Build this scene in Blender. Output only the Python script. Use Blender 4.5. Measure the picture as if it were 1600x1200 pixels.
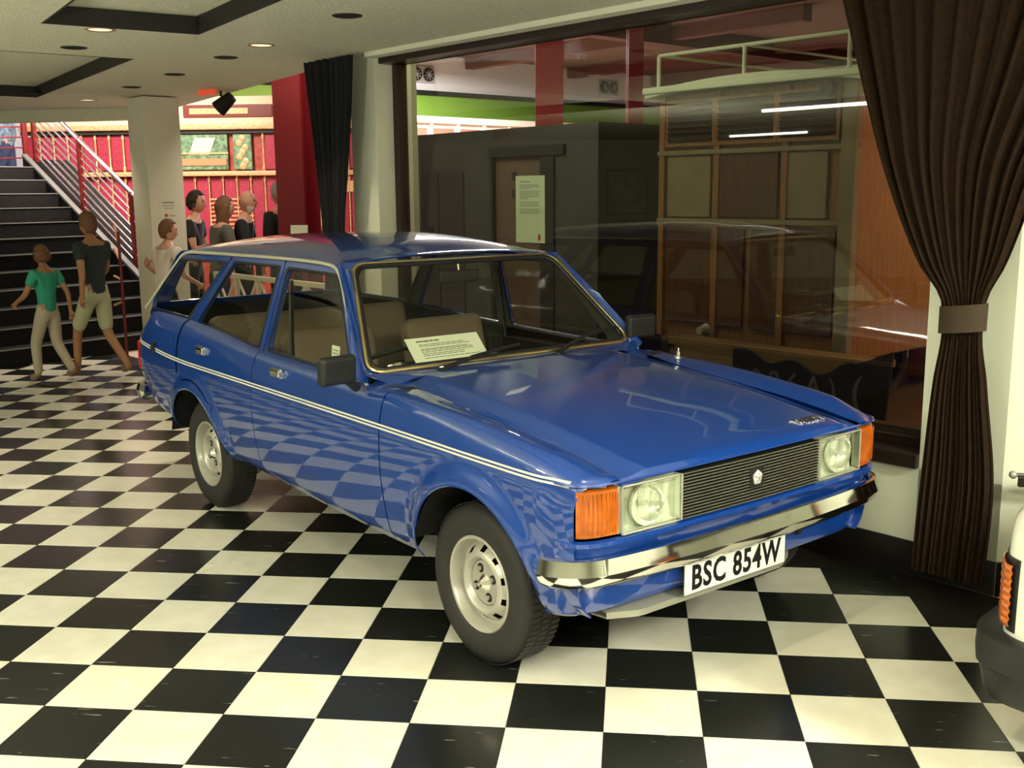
import bpy, bmesh, math, random
import numpy as np
from mathutils import Vector, Matrix
random.seed(3)
S = bpy.context.scene
C = S.collection
for o in list(bpy.data.objects): bpy.data.objects.remove(o)
PI = math.pi

# ------------------------------------------------------------------ camera
cam_d = bpy.data.cameras.new('camera'); cam = bpy.data.objects.new('camera', cam_d); C.objects.link(cam)
def _cam():
    yaw, pitch, roll = -.1123, .1810, -.0091
    cy, sy, cp, sp, cr, sr = math.cos(yaw), math.sin(yaw), math.cos(pitch), math.sin(pitch), math.cos(roll), math.sin(roll)
    F = Vector((sy*cp, cy*cp, -sp)); R = Vector((cy, -sy, 0)); U = R.cross(F)
    R2 = cr*R + sr*U; U2 = -sr*R + cr*U
    m = Matrix((R2, U2, -F)).transposed().to_4x4(); m.translation = (.0668, -3.0230, 1.6476)
    cam.matrix_world = m
_cam()
cam_d.sensor_width = 36; cam_d.lens = 36*1646.3/1600; cam_d.clip_start = .05
S.camera = cam

# ------------------------------------------------------------------ world, exposure, lights
S.view_settings.view_transform = 'Standard'; S.view_settings.look = 'None'
S.view_settings.exposure = 1.3; S.view_settings.gamma = 1; S.view_settings.use_curve_mapping = False
w = bpy.data.worlds.new('world'); S.world = w; w.use_nodes = True
w.node_tree.nodes['Background'].inputs[0].default_value = (.9, .8, .7, 1)
w.node_tree.nodes['Background'].inputs[1].default_value = .03
def area(name, loc, size, power, color, rot=(0, 0, 0), size_y=None, spread=None):
    l = bpy.data.lights.new(name, 'AREA'); l.energy = power; l.color = color; l.size = size
    if size_y: l.shape = 'RECTANGLE'; l.size_y = size_y
    if spread: l.spread = spread
    o = bpy.data.objects.new(name, l); C.objects.link(o); o.location = loc; o.rotation_euler = rot
    return o
def spot(name, loc, to, power, color, deg=60, blend=.6, r=.05):
    l = bpy.data.lights.new(name, 'SPOT'); l.energy = power; l.color = color; l.spot_size = math.radians(deg); l.spot_blend = blend; l.shadow_soft_size = r
    o = bpy.data.objects.new(name, l); C.objects.link(o); o.location = loc
    o.rotation_euler = (Vector(to)-Vector(loc)).to_track_quat('-Z', 'Y').to_euler(); return o
FCOL = (1, .97, .82)
FLUO = [(-2.1, -3.3, 2.50, .75, 46), (.9, -2.9, 2.50, .75, 36), (-5.2, -1.0, 2.50, .75, 38), (-4.6, -5.2, 2.5, .75, 24), (3.2, -1.6, 2.50, .75, 105)]
for i, (x, y, z, r, p) in enumerate(FLUO):
    area('fluorescent_light', (x, y, z-.09), .22, p, FCOL, (0, 0, r), 1.5)

for x, y, p in ((-3.8, -2.6, 110), (1.6, -3.6, 85), (-6.5, 1.6, 35)):
    area('added_ceiling_fill', (x, y, 1.0), .5, p, FCOL, (PI, 0, 0))  # added fill lights without fixtures, aimed up to brighten the ceiling
# frame F of the window wall: s along the wall to the camera's right, t into the far room
A0 = Vector((.855, 1.898, 0)); FX = Vector((.7404, -.672, 0)); FY = Vector((.672, .7404, 0)); FROT = math.atan2(-.672, .7404)
def fw(s, t, z=0): return A0 + FX*s + FY*t + Vector((0, 0, z))

# light in the far room
area('organ_light', fw(-10.0, .9, 3.7), 1.6, 130, (1, .82, .70), (math.radians(38), 0, math.radians(65)), 1.0)
area('hall_light', fw(-10.5, 7.0, 3.85), 3.0, 430, (1, .93, .92))
area('hall_light', fw(-2.6, .75, 3.2), 1.2, 10, (1, .86, .60), (math.radians(25), 0, FROT))
area('hall_light', fw(-6.0, 1.2, 3.6), 1.2, 34, (1, .88, .70), (math.radians(20), 0, FROT))
area('stair_light', (-9.6, 9.3, 4.4), 1.2, 40, (1, .95, 1.0))
area('stair_light', (-10.6, 12.8, 4.4), 1.2, 70, (1, .95, 1.0))
area('mural_light', fw(.9, 3.3, 2.9), .8, 60, (1, .72, .52), (math.radians(30), 0, FROT))

# ------------------------------------------------------------------ helpers: tags
def prop(o, label=None, cat=None, group=None, kind=None):
    if label: o['label'] = label
    if cat: o['category'] = cat
    if group: o['group'] = group
    if kind: o['kind'] = kind
    return o
def thing(name, label, cat, loc=(0, 0, 0), rz=0, group=None):
    o = bpy.data.objects.new(name, None); C.objects.link(o); o.empty_display_size = .1
    o.location = loc; o.rotation_euler = (0, 0, rz); return prop(o, label, cat, group)

# ------------------------------------------------------------------ helpers: materials
def mat(name, col, rough=.5, metal=0, coat=0, coat_rough=.03, ior=1.45, noise=None, bump=None, emit=None, spec=.5, trans=0, alpha=1):
    m = bpy.data.materials.new(name); m.use_nodes = True; nt = m.node_tree; b = nt.nodes['Principled BSDF']
    b.inputs['Base Color'].default_value = (*col, 1); b.inputs['Roughness'].default_value = rough
    b.inputs['Metallic'].default_value = metal; b.inputs['Coat Weight'].default_value = coat
    b.inputs['Coat Roughness'].default_value = coat_rough; b.inputs['IOR'].default_value = ior
    b.inputs['Specular IOR Level'].default_value = spec; b.inputs['Transmission Weight'].default_value = trans
    tc = nt.nodes.new('ShaderNodeTexCoord')
    if noise:   # (scale, amount, detail)
        n = nt.nodes.new('ShaderNodeTexNoise'); n.inputs['Scale'].default_value = noise[0]; n.inputs['Detail'].default_value = noise[2] if len(noise) > 2 else 4
        r = nt.nodes.new('ShaderNodeMapRange'); r.inputs['To Min'].default_value = 1-noise[1]; r.inputs['To Max'].default_value = 1+noise[1]
        r.inputs['From Min'].default_value = .3; r.inputs['From Max'].default_value = .7
        x = nt.nodes.new('ShaderNodeVectorMath'); x.operation = 'SCALE'; x.inputs[0].default_value = col
        nt.links.new(tc.outputs['Object'], n.inputs['Vector']); nt.links.new(n.outputs['Fac'], r.inputs['Value'])
        nt.links.new(r.outputs['Result'], x.inputs['Scale']); nt.links.new(x.outputs['Vector'], b.inputs['Base Color'])
    if bump:    # (scale, strength, distance)
        n = nt.nodes.new('ShaderNodeTexNoise'); n.inputs['Scale'].default_value = bump[0]; n.inputs['Detail'].default_value = 5
        bp = nt.nodes.new('ShaderNodeBump'); bp.inputs['Strength'].default_value = bump[1]; bp.inputs['Distance'].default_value = bump[2] if len(bump) > 2 else .01
        nt.links.new(tc.outputs['Object'], n.inputs['Vector']); nt.links.new(n.outputs['Fac'], bp.inputs['Height']); nt.links.new(bp.outputs['Normal'], b.inputs['Normal'])
    if emit:
        b.inputs['Emission Color'].default_value = (*emit[0], 1); b.inputs['Emission Strength'].default_value = emit[1]
    return m
def glass_mat(name, tint=(1, 1, 1), refl=1.0, ior=1.52, rough=0.0):
    m = bpy.data.materials.new(name); m.use_nodes = True; nt = m.node_tree; nt.nodes.clear()
    out = nt.nodes.new('ShaderNodeOutputMaterial'); mx = nt.nodes.new('ShaderNodeMixShader')
    t = nt.nodes.new('ShaderNodeBsdfTransparent'); t.inputs[0].default_value = (*tint, 1)
    g = nt.nodes.new('ShaderNodeBsdfGlossy'); g.inputs['Roughness'].default_value = rough
    N = nt.nodes.new; L = nt.links.new; geo = N('ShaderNodeNewGeometry'); d = N('ShaderNodeVectorMath'); d.operation = 'DOT_PRODUCT'
    L(geo.outputs['Incoming'], d.inputs[0]); L(geo.outputs['Normal'], d.inputs[1])
    def mth(op, a, b=None):
        q = N('ShaderNodeMath'); q.operation = op
        for k_, v_ in enumerate((a, b)):
            if v_ is None: continue
            if isinstance(v_, (int, float)): q.inputs[k_].default_value = v_
            else: L(v_, q.inputs[k_])
        return q
    ab = mth('ABSOLUTE', d.outputs['Value']); om = mth('SUBTRACT', 1.0, ab.outputs[0]); pw = mth('POWER', om.outputs[0], 5.0)
    k = mth('MULTIPLY_ADD', pw.outputs[0], .957*refl); k.inputs[2].default_value = .043*refl; k.use_clamp = True   # Schlick's reflectance of one glass face
    nt.links.new(k.outputs[0], mx.inputs[0]); nt.links.new(t.outputs[0], mx.inputs[1]); nt.links.new(g.outputs[0], mx.inputs[2]); nt.links.new(mx.outputs[0], out.inputs[0])
    return m
def wood_mat(name, a, b_, scale=4, rough=.45, axis=(1, 12, 12)):
    m = mat(name, a, rough); nt = m.node_tree; b = nt.nodes['Principled BSDF']
    tc = nt.nodes.new('ShaderNodeTexCoord'); mp = nt.nodes.new('ShaderNodeMapping'); mp.inputs['Scale'].default_value = axis
    n = nt.nodes.new('ShaderNodeTexNoise'); n.inputs['Scale'].default_value = scale; n.inputs['Detail'].default_value = 6
    r = nt.nodes.new('ShaderNodeValToRGB'); r.color_ramp.elements[0].color = (*a, 1); r.color_ramp.elements[1].color = (*b_, 1)
    r.color_ramp.elements[0].position = .35; r.color_ramp.elements[1].position = .65
    nt.links.new(tc.outputs['Object'], mp.inputs[0]); nt.links.new(mp.outputs[0], n.inputs['Vector']); nt.links.new(n.outputs['Fac'], r.inputs[0]); nt.links.new(r.outputs[0], b.inputs['Base Color'])
    return m
def tile_mat(name, base, streak, white):
    m = mat(name, base, .22, spec=.5); nt = m.node_tree; b = nt.nodes['Principled BSDF']; N = nt.nodes.new; L = nt.links.new
    tc = N('ShaderNodeNewGeometry'); mp = N('ShaderNodeMapping'); mp.inputs['Scale'].default_value = (7, 60, 1) if not white else (1, 1, 1)
    n = N('ShaderNodeTexNoise'); n.inputs['Scale'].default_value = 1.0 if not white else 9; n.inputs['Detail'].default_value = 3
    r = N('ShaderNodeValToRGB'); e = r.color_ramp.elements
    if white: e[0].position = .3; e[1].position = .7; e[0].color = (*streak, 1); e[1].color = (*base, 1)
    else: e[0].position = .69; e[1].position = .76; e[0].color = (*base, 1); e[1].color = (*streak, 1)
    L(tc.outputs['Position'], mp.inputs[0]); L(mp.outputs[0], n.inputs['Vector']); L(n.outputs['Fac'], r.inputs[0])
    n2 = N('ShaderNodeTexNoise'); n2.inputs['Scale'].default_value = 1.3; n2.inputs['Detail'].default_value = 4; L(tc.outputs['Position'], n2.inputs['Vector'])
    mr = N('ShaderNodeMapRange'); mr.inputs['From Min'].default_value = .3; mr.inputs['From Max'].default_value = .7; mr.inputs['To Min'].default_value = .9 if white else .7; mr.inputs['To Max'].default_value = 1.0 if white else 1.3
    L(n2.outputs['Fac'], mr.inputs[0]); v = N('ShaderNodeVectorMath'); v.operation = 'SCALE'; L(r.outputs[0], v.inputs[0]); L(mr.outputs[0], v.inputs['Scale']); L(v.outputs[0], b.inputs['Base Color'])
    rr = N('ShaderNodeMapRange'); rr.inputs['To Min'].default_value = .14; rr.inputs['To Max'].default_value = .34; L(n2.outputs['Fac'], rr.inputs[0]); L(rr.outputs[0], b.inputs['Roughness'])
    return m

MAT = dict(
 blue=mat('blue_paint', (.004, .048, .285), .32, coat=1.0, coat_rough=.02, spec=.5),
 chrome=mat('chrome', (.86, .85, .82), .07, 1), _x=None, worn_chrome=mat('worn_chrome', (.80, .78, .72), .16, 1, noise=(30, .1)),
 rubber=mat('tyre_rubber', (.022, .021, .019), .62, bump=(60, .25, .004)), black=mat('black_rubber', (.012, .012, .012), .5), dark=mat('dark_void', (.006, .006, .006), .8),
 plastic=mat('black_plastic', (.016, .017, .016), .42, bump=(400, .1, .001)), silver=mat('wheel_silver', (.50, .49, .42), .34, .35, noise=(8, .08)),
 cream_trim=mat('cream_trim', (.62, .60, .46), .3, .4), gold=mat('gold_trim', (.72, .56, .25), .2, .9), stripe=mat('stripe_white', (.78, .78, .62), .35),
 glass=glass_mat('car_glass', (.90, .92, .87), 1.0), lens=glass_mat('lamp_glass', (.95, .97, .92), 1.8),
 amber=mat('amber_lens', (.48, .11, .006), .18, coat=.6, noise=(14, .3), emit=None), red=mat('red_lens', (.5, .02, .01), .2, coat=.5),
 reflector=mat('reflector', (.95, .97, .88), .25, .25, bump=(9, .35, .03)), seat=mat('seat_cloth', (.20, .15, .09), .8, bump=(120, .3, .004)), interior=mat('interior_vinyl', (.02, .019, .017), .55),
 headliner=mat('headliner', (.35, .33, .27), .8), paper=mat('paper', (.80, .83, .66), .6), ink=mat('ink', (.16, .17, .12), .7), plate=mat('plate_white', (.78, .80, .72), .35), letter=mat('plate_black', (.008, .008, .008), .4),
 grille=mat('grille_black', (.015, .016, .013), .4), grille_edge=mat('grille_edge', (.30, .30, .23), .3, .7), greysteel=mat('grey_metal', (.42, .42, .34), .38, .5),
 wall=mat('wall_cream', (.70, .72, .56), .7, bump=(60, .1, .003)), ceiling=mat('ceiling_stipple', (.66, .66, .50), .85, noise=(20, .05), bump=(70, .6, .02)), ceil_strip=mat('ceiling_strip', (.012, .010, .008), .6),
 dark_frame=mat('dark_brown_frame', (.022, .014, .010), .4), skirting=mat('black_skirting', (.013, .011, .010), .3, noise=(10, .3)), column=mat('column_cream', (.66, .62, .50), .7),
 wglass=glass_mat('window_glass', (.86, .88, .84), 1.25),
 curtain=mat('brown_curtain', (.024, .014, .008), .95, spec=.08, noise=(60, .2), bump=(300, .3, .003)), black_curtain=mat('black_curtain', (.006, .006, .007), .95), tie=mat('brown_tie', (.055, .036, .020), .85, bump=(300, .3, .003)),
 redpaint=mat('red_paint', (.13, .004, .007), .45), step=mat('black_step', (.008, .008, .008), .85, spec=.2, noise=(40, .4)), nosing=mat('nosing', (.20, .21, .20), .45, .3), steel=mat('polished_steel', (.80, .76, .84), .22, 1), rail_red=mat('rail_red', (.20, .015, .015), .4),
 hallwall=mat('hall_white', (.78, .78, .80), .7), green=mat('green_wall', (.16, .30, .03), .7), hallceil=mat('hall_ceiling', (.17, .09, .065), .8), hallfloor=mat('hall_floor', (.50, .38, .30), .4), booth=mat('booth_dark', (.024, .026, .020), .6, noise=(3, .2)),
 doorwood=mat('booth_door', (.075, .05, .028), .5), whitecar=mat('white_paint', (.78, .80, .68), .3, coat=1), skin=mat('skin', (.55, .28, .18), .55), hair_dark=mat('dark_hair', (.03, .018, .012), .7), hair_brown=mat('brown_hair', (.14, .06, .025), .7), hair_grey=mat('grey_hair', (.30, .26, .22), .7),
)
MAT['blue'].node_tree.nodes['Principled BSDF'].inputs['Coat IOR'].default_value = 1.75
BW = tile_mat('black_tile', (.012, .013, .012), (.30, .30, .24), False); WW = tile_mat('white_tile', (.76, .75, .64), (.69, .67, .54), True)

# ------------------------------------------------------------------ helpers: mesh
class MB:
    def __init__(s): s.v = []; s.f = []; s.m = []
    def add(s, vs, fs, mi=0):
        n = len(s.v); s.v += [tuple(p) for p in vs]; s.f += [tuple(n+i for i in f) for f in fs]; s.m += [mi]*len(fs); return s
    def box(s, c, d, rot=None, mi=0):
        hx, hy, hz = d[0]/2, d[1]/2, d[2]/2
        vs = [Vector((x, y, z)) for x in (-hx, hx) for y in (-hy, hy) for z in (-hz, hz)]
        if rot is not None: vs = [rot @ q for q in vs]
        vs = [q+Vector(c) for q in vs]
        return s.add(vs, [(0, 1, 3, 2), (4, 6, 7, 5), (0, 4, 5, 1), (2, 3, 7, 6), (0, 2, 6, 4), (1, 5, 7, 3)], mi)
    def b2(s, a, b, mi=0): return s.box([(a[i]+b[i])/2 for i in range(3)], [abs(b[i]-a[i]) for i in range(3)], None, mi)
    def grid(s, P, mi=0, closeu=False, closev=False):
        nu, nv = len(P), len(P[0]); vs = [p for r in P for p in r]; fs = []
        for i in range(nu if closeu else nu-1):
            for j in range(nv if closev else nv-1):
                a, b = i, (i+1) % nu; c, d = j, (j+1) % nv
                fs.append((a*nv+c, b*nv+c, b*nv+d, a*nv+d))
        return s.add(vs, fs, mi)
    def tube(s, pts, r, n=8, closed=False, caps=True, mi=0, flat=None):
        pts = [Vector(p) for p in pts]; m = len(pts); rings = []; up = None
        rr = r if isinstance(r, (list, tuple)) else [r]*m
        for i, p in enumerate(pts):
            a = pts[i-1] if (i > 0 or closed) else pts[i]; b = pts[(i+1) % m] if (i < m-1 or closed) else pts[i]
            t = (b-a).normalized()
            if up is None: up = t.orthogonal().normalized() if abs(t.z) > .9 else Vector((0, 0, 1))
            x = up - t*up.dot(t)
            x = x.normalized() if x.length > 1e-4 else t.orthogonal().normalized()
            up = x; y = t.cross(x)
            fl = flat or (1, 1)
            rings.append([p + x*math.cos(2*PI*k/n)*rr[i]*fl[0] + y*math.sin(2*PI*k/n)*rr[i]*fl[1] for k in range(n)])
        s.grid(rings, mi, closeu=closed, closev=True)
        if caps and not closed:
            base = len(s.v)-m*n; s.f.append(tuple(base+k for k in range(n))[::-1]); s.m.append(mi); s.f.append(tuple(base+(m-1)*n+k for k in range(n))); s.m.append(mi)
        return s
    def lathe(s, prof, n=32, mat4=None, mi=0, a0=0, a1=2*PI):
        full = abs(a1-a0-2*PI) < 1e-6; rows = []
        for k in range(n if full else n+1):
            a = a0+(a1-a0)*k/n; rows.append([Vector((r*math.cos(a), r*math.sin(a), z)) for r, z in prof])
        if mat4 is not None: rows = [[mat4 @ p for p in r] for r in rows]
        return s.grid(rows, mi, closeu=full)
    def poly(s, pts, d, mi=0):   # extrude polygon by vector d
        n = len(pts); d = Vector(d); a = [Vector(p) for p in pts]; b = [p+d for p in a]
        return s.add(a+b, [tuple(range(n))[::-1], tuple(range(n, 2*n))]+[(i, (i+1) % n, n+(i+1) % n, n+i) for i in range(n)], mi)
    def build(s, name, m, parent=None, smooth=None, bevel=0, solid=0, recalc=True, seg=2, sub=0):
        me = bpy.data.meshes.new(name); bm = bmesh.new()
        vs = [bm.verts.new(p) for p in s.v]
        for f, mi in zip(s.f, s.m):
            if len(set(f)) < 3: continue
            try: q = bm.faces.new([vs[i] for i in f]); q.material_index = mi
            except ValueError: pass
        bmesh.ops.remove_doubles(bm, verts=bm.verts, dist=1e-5)
        bmesh.ops.delete(bm, geom=[v for v in bm.verts if not v.link_faces], context='VERTS')
        if recalc: bmesh.ops.recalc_face_normals(bm, faces=bm.faces)
        if solid: bmesh.ops.solidify(bm, geom=bm.faces[:], thickness=solid)
        if bevel:
            ed = [e for e in bm.edges if len(e.link_faces) == 2 and e.calc_face_angle(0) > .6]
            bmesh.ops.bevel(bm, geom=ed, offset=bevel, segments=seg, affect='EDGES', profile=.5, clamp_overlap=True)
        if smooth is None: smooth = 35
        for f in bm.faces: f.smooth = smooth > 0
        if smooth > 0:
            for e in bm.edges:
                if len(e.link_faces) == 2 and e.calc_face_angle(0) > math.radians(smooth): e.smooth = False
        bm.to_mesh(me); bm.free()
        for k in (m if isinstance(m, (list, tuple)) else [m]): me.materials.append(k)
        o = bpy.data.objects.new(name, me); C.objects.link(o)
        if parent is not None: o.parent = parent
        if bevel and smooth > 0:
            wn_ = o.modifiers.new('wn', 'WEIGHTED_NORMAL'); wn_.keep_sharp = True
        if sub:
            md = o.modifiers.new('sub', 'SUBSURF'); md.levels = sub; md.render_levels = sub
        return o
def lerp(a, b, t): return a+(b-a)*t
def pchip(xs, ys):
    xs = np.array(xs, float); ys = np.array(ys, float)
    if xs[0] > xs[-1]: xs = xs[::-1].copy(); ys = ys[::-1].copy()
    if ys.ndim == 1: ys = ys[:, None]; sq = True
    else: sq = False
    h = np.diff(xs); d = np.diff(ys, axis=0)/h[:, None]; n = len(xs); m = np.zeros_like(ys)
    for i in range(1, n-1):
        ok = d[i-1]*d[i] > 0; w1 = 2*h[i]+h[i-1]; w2 = h[i]+2*h[i-1]
        with np.errstate(all='ignore'): v = (w1+w2)/(w1/d[i-1]+w2/d[i])
        m[i] = np.where(ok, v, 0)
    m[0] = d[0]; m[-1] = d[-1]
    def f(x):
        x = min(max(x, xs[0]), xs[-1]); i = min(int(np.searchsorted(xs, x, 'right'))-1, n-2); i = max(i, 0)
        t = (x-xs[i])/h[i]; a = 2*t**3-3*t*t+1; b = t**3-2*t*t+t; c = -2*t**3+3*t*t; e = t**3-t*t
        r = a*ys[i]+b*h[i]*m[i]+c*ys[i+1]+e*h[i]*m[i+1]
        return float(r[0]) if sq else r
    return f
def catmull(P, n):
    P = [np.array(p, float) for p in P]; Q = [2*P[0]-P[1]]+P+[2*P[-1]-P[-2]]; out = []
    L = [0]
    for i in range(len(P)-1): L.append(L[-1]+np.linalg.norm(P[i+1]-P[i])**.7)
    for k in range(n):
        s = L[-1]*k/(n-1); i = 0
        while i < len(P)-2 and s > L[i+1]: i += 1
        t = (s-L[i])/max(L[i+1]-L[i], 1e-9); a, b, c, d = Q[i:i+4]
        out.append(.5*((2*b)+(c-a)*t+(2*a-5*b+4*c-d)*t*t+(3*b-a-3*c+d)*t**3))
    return out
def roundpoly(P, r, n=6):
    P = [Vector((p[0], p[1], 0)) for p in P]; out = []; m = len(P)
    rs = r if isinstance(r, (list, tuple)) else [r]*m
    for i in range(m):
        a, b, c = P[i-1], P[i], P[(i+1) % m]; u = (a-b).normalized(); v = (c-b).normalized(); ang = u.angle(v); q = rs[i]/math.tan(ang/2)
        q = min(q, .45*(a-b).length, .45*(c-b).length); p0 = b+u*q; p1 = b+v*q
        for k in range(n):
            t = k/(n-1); out.append(((1-t)**2*p0+2*t*(1-t)*b+t*t*p1).to_2d())
    return out
def text_mesh(name, body, size, m, parent, mw, extr=.002, bold=0, sx=1, align='CENTER', space=1):
    cu = bpy.data.curves.new(name, 'FONT'); cu.body = body; cu.size = size; cu.extrude = extr; cu.offset = bold; cu.align_x = align; cu.align_y = 'CENTER'; cu.space_character = space; cu.resolution_u = 3
    t = bpy.data.objects.new(name, cu); C.objects.link(t); bpy.context.view_layer.update()
    me = bpy.data.meshes.new_from_object(t.evaluated_get(bpy.context.evaluated_depsgraph_get())); bpy.data.objects.remove(t)
    me.transform(Matrix.Diagonal((sx, 1, 1, 1))); me.transform(mw); me.name = name
    me.materials.clear(); me.materials.append(m); o = bpy.data.objects.new(name, me); C.objects.link(o)
    if parent is not None: o.parent = parent
    return o
def frame_mat(o, x, y):
    x = Vector(x).normalized(); y = Vector(y).normalized(); z = x.cross(y); m = Matrix((x, y, z)).transposed().to_4x4(); m.translation = Vector(o); return m

# ================================================================== THE SETTING
def struct(name, mb, m, parent=None, **k):
    o = mb.build(name, m, parent, **k)
    if parent is None: o['kind'] = 'structure'
    return o
T = .3048
floor = struct('floor', MB().poly([(-14, -8, -.10), (6, -8, -.10), (6, 1.25, -.10), tuple(fw(.954, .0, -.10)), tuple(fw(-8.2, .0, -.10)), (-8.5, 11.5, -.10), (-14, 11.5, -.10)], (0, 0, .096)), MAT['skirting'])
def inview(x, y, z=0):
    F = Vector((-.1102, .9775, -.18)); d = Vector((x, y, z))-Vector((.0668, -3.023, 1.6476)); q = cam.matrix_world.inverted() @ Vector((x, y, z))
    if q.z > -.2: return None
    u = q.x/-q.z*1646.3; v = q.y/-q.z*1646.3
    return (abs(u) < 830 and abs(v) < 630), d.length
def tile_black(i, j):
    if (i+j) % 2: return True
    near = (Vector((i*T, j*T, 0))-A0)
    return near.dot(FY) > -.30
tm = {}
for nm, mm in (('white_tile', WW), ('black_tile', BW)):
    o = MB().b2((.0009, .0009, -.004), (T-.0009, T-.0009, 0)).build('tile', mm, bevel=.0007, seg=1, smooth=0); tm[nm] = o.data; bpy.data.objects.remove(o)
cells = []
for i in range(-38, 16):
    for j in range(-18, 36):
        x, y = i*T, j*T; c = Vector((x+T, y+T, 0))-A0
        if c.dot(FY) > -.03 or y > 11: continue
        if y + T > 1.20 and x > 1.2 and c.dot(FX) > .8: continue
        v = inview(x+T/2, y+T/2)
        cells.append((i, j, v))
vis = sorted([c for c in cells if c[2] and c[2][0]], key=lambda c: c[2][1])
# cells hidden behind the blue car's body are not among the 300
single = vis[:300]; ss = {(c[0], c[1]) for c in single}
for i, j, v in single:
    o = bpy.data.objects.new('tile', tm['black_tile' if tile_black(i, j) else 'white_tile']); C.objects.link(o); o.location = (i*T, j*T, 0); o.parent = floor
rest = {True: MB(), False: MB()}
for i, j, v in cells:
    if (i, j) in ss: continue
    rest[tile_black(i, j)].add([(i*T+.0009, j*T+.0009, -.0005), (i*T+T-.0009, j*T+.0009, -.0005), (i*T+T-.0009, j*T+T-.0009, -.0005), (i*T+.0009, j*T+T-.0009, -.0005)], [(0, 1, 2, 3)])
for b, mm in ((True, BW), (False, WW)):
    o = rest[b].build('tile', mm, floor, smooth=0); o['kind'] = 'stuff'; o['label'] = 'remaining %s floor tiles farther off' % ('black' if b else 'white')

# ceiling slab of the display room, its dark inset bands, its soffit edge
CZ = 2.56
cpoly = [(-14, -8), (6, -8), (6, 1.25), tuple(fw(.954, 0).xy), tuple(fw(-3.5, 0).xy), (-4.83, 8.2), (-14, 8.9)]
ceiling = struct('ceiling', MB().poly([(x, y, CZ) for x, y in cpoly], (0, 0, .35)), MAT['ceiling'])
# two square recesses with dark sides (corners measured at ceiling height)
RH = .10
def recess(n, P):
    P = [Vector(p) for p in P]
    cut = MB().poly([(p.x, p.y, CZ-.2) for p in P], (0, 0, .2+RH)).build('cutter', MAT['dark']); md = ceiling.modifiers.new('cut', 'BOOLEAN'); md.object = cut; md.solver = 'EXACT'
    dg = bpy.context.evaluated_depsgraph_get(); me = bpy.data.meshes.new_from_object(ceiling.evaluated_get(dg)); ceiling.modifiers.clear(); me.materials.clear(); me.materials.append(MAT['ceiling']); ceiling.data = me
    for f in me.polygons: f.use_smooth = False
    bpy.data.objects.remove(cut); mb = MB()
    for k in range(len(P)):
        a, b = P[k], P[(k+1) % len(P)]; c = sum(P, Vector((0, 0)))/len(P); u = (b-a).normalized(); nn = Vector((-u.y, u.x))
        if nn.dot(c-a) < 0: nn = -nn
        mb.poly([(a.x, a.y, CZ-.002), (b.x, b.y, CZ-.002), (b.x+nn.x*.012, b.y+nn.y*.012, CZ-.002), (a.x+nn.x*.012, a.y+nn.y*.012, CZ-.002)], (0, 0, RH))
    struct('trim_%d' % n, mb, MAT['ceil_strip'], smooth=0)
bpy.context.view_layer.update()
F1 = [Vector(p) for p in ((-3.10, 2.59), (-2.44, 3.13), 0, (-1.61, 2.13)) if p]; F2 = [Vector(p) for p in ((-5.52, 6.70), (-3.32, 4.13), (-3.95, 3.57))]
u1 = (F1[2]-F1[1]).normalized(); recess(1, [F1[0], F1[1], F1[1]+u1*3.6, F1[0]+u1*3.6])
u2 = (F2[2]-F2[1]).normalized(); recess(2, [F2[0], F2[1], F2[1]+u2*3.6, F2[0]+u2*3.6])
struct('trim_3', MB().poly([fw(-3.36, -.10, 2.53), fw(.954, -.10, 2.53), fw(.954, -.004, 2.53), fw(-3.36, -.004, 2.53)], (0, 0, .034)), MAT['wall'])
e0, e1_ = Vector((-4.83, 8.2, 0)), Vector((-14, 8.9, 0))
struct('trim_4', MB().poly([(-4.83, 8.2, 2.44), (-14, 8.9, 2.44), (-14, 8.7, 2.44), (-4.9, 8.0, 2.44)], (0, 0, .125)), MAT['ceiling'])

# window wall: below the sill, right pier, frame, glass
struct('wall_window', MB().poly([fw(-3.36, 0), fw(.954, 0), fw(.954, .26), fw(-3.36, .26)], (0, 0, .47)), MAT['wall'])
struct('wall_pier', MB().poly([fw(.60, 0), fw(.954, 0), (2.2, 1.25+.45, 0), fw(.60, .30)], (0, 0, CZ)), MAT['wall'])
struct('wall_right', MB().poly([tuple(fw(.954, .001)), (6.0, 1.60, 0), (6.0, 1.9, 0), (1.75, 1.55, 0)], (0, 0, CZ)), MAT['wall'])
struct('column', MB().poly([fw(-3.67, -.02), fw(-3.36, -.02), fw(-3.36, .28), fw(-3.67, .28)], (0, 0, CZ)), MAT['wall'], bevel=.006)['label'] = 'pale column at the left end of the window'
struct('column', MB().poly([fw(-7.52, -.05), fw(-7.13, -.05), fw(-7.13, .30), fw(-7.52, .30)], (0, 0, 2.55)), MAT['column'], bevel=.006)['label'] = 'cream column at the foot of the stairs'
struct('baseboard_window', MB().poly([fw(-3.36, -.012), fw(.954, -.012), fw(.954, -.0005), fw(-3.36, -.0005)], (0, 0, .145)), MAT['skirting'], bevel=.003)
struct('baseboard_right', MB().poly([tuple(fw(.954, -.012)), (6.0, 1.585), (6.0, 1.598), tuple(fw(.954, .0))] if 0 else [(1.562, 1.243, 0), (6.0, 1.58, 0), (6.0, 1.5995, 0), (1.562, 1.2585, 0)], (0, 0, .145)), MAT['skirting'])
win = struct('window_1', MB().b2((-3.36, .015, .605), (.60, .022, 2.53)), MAT['wglass'], smooth=0)
win.location = fw(0, .14); win.rotation_euler = (0, 0, FROT)
sill = MB().b2((-3.36, -.03-.14, -.06), (.60, .05, 0)).build('window_sill', MAT['dark_frame'], win, bevel=.004); sill.location = (0, 0, .53)
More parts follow.
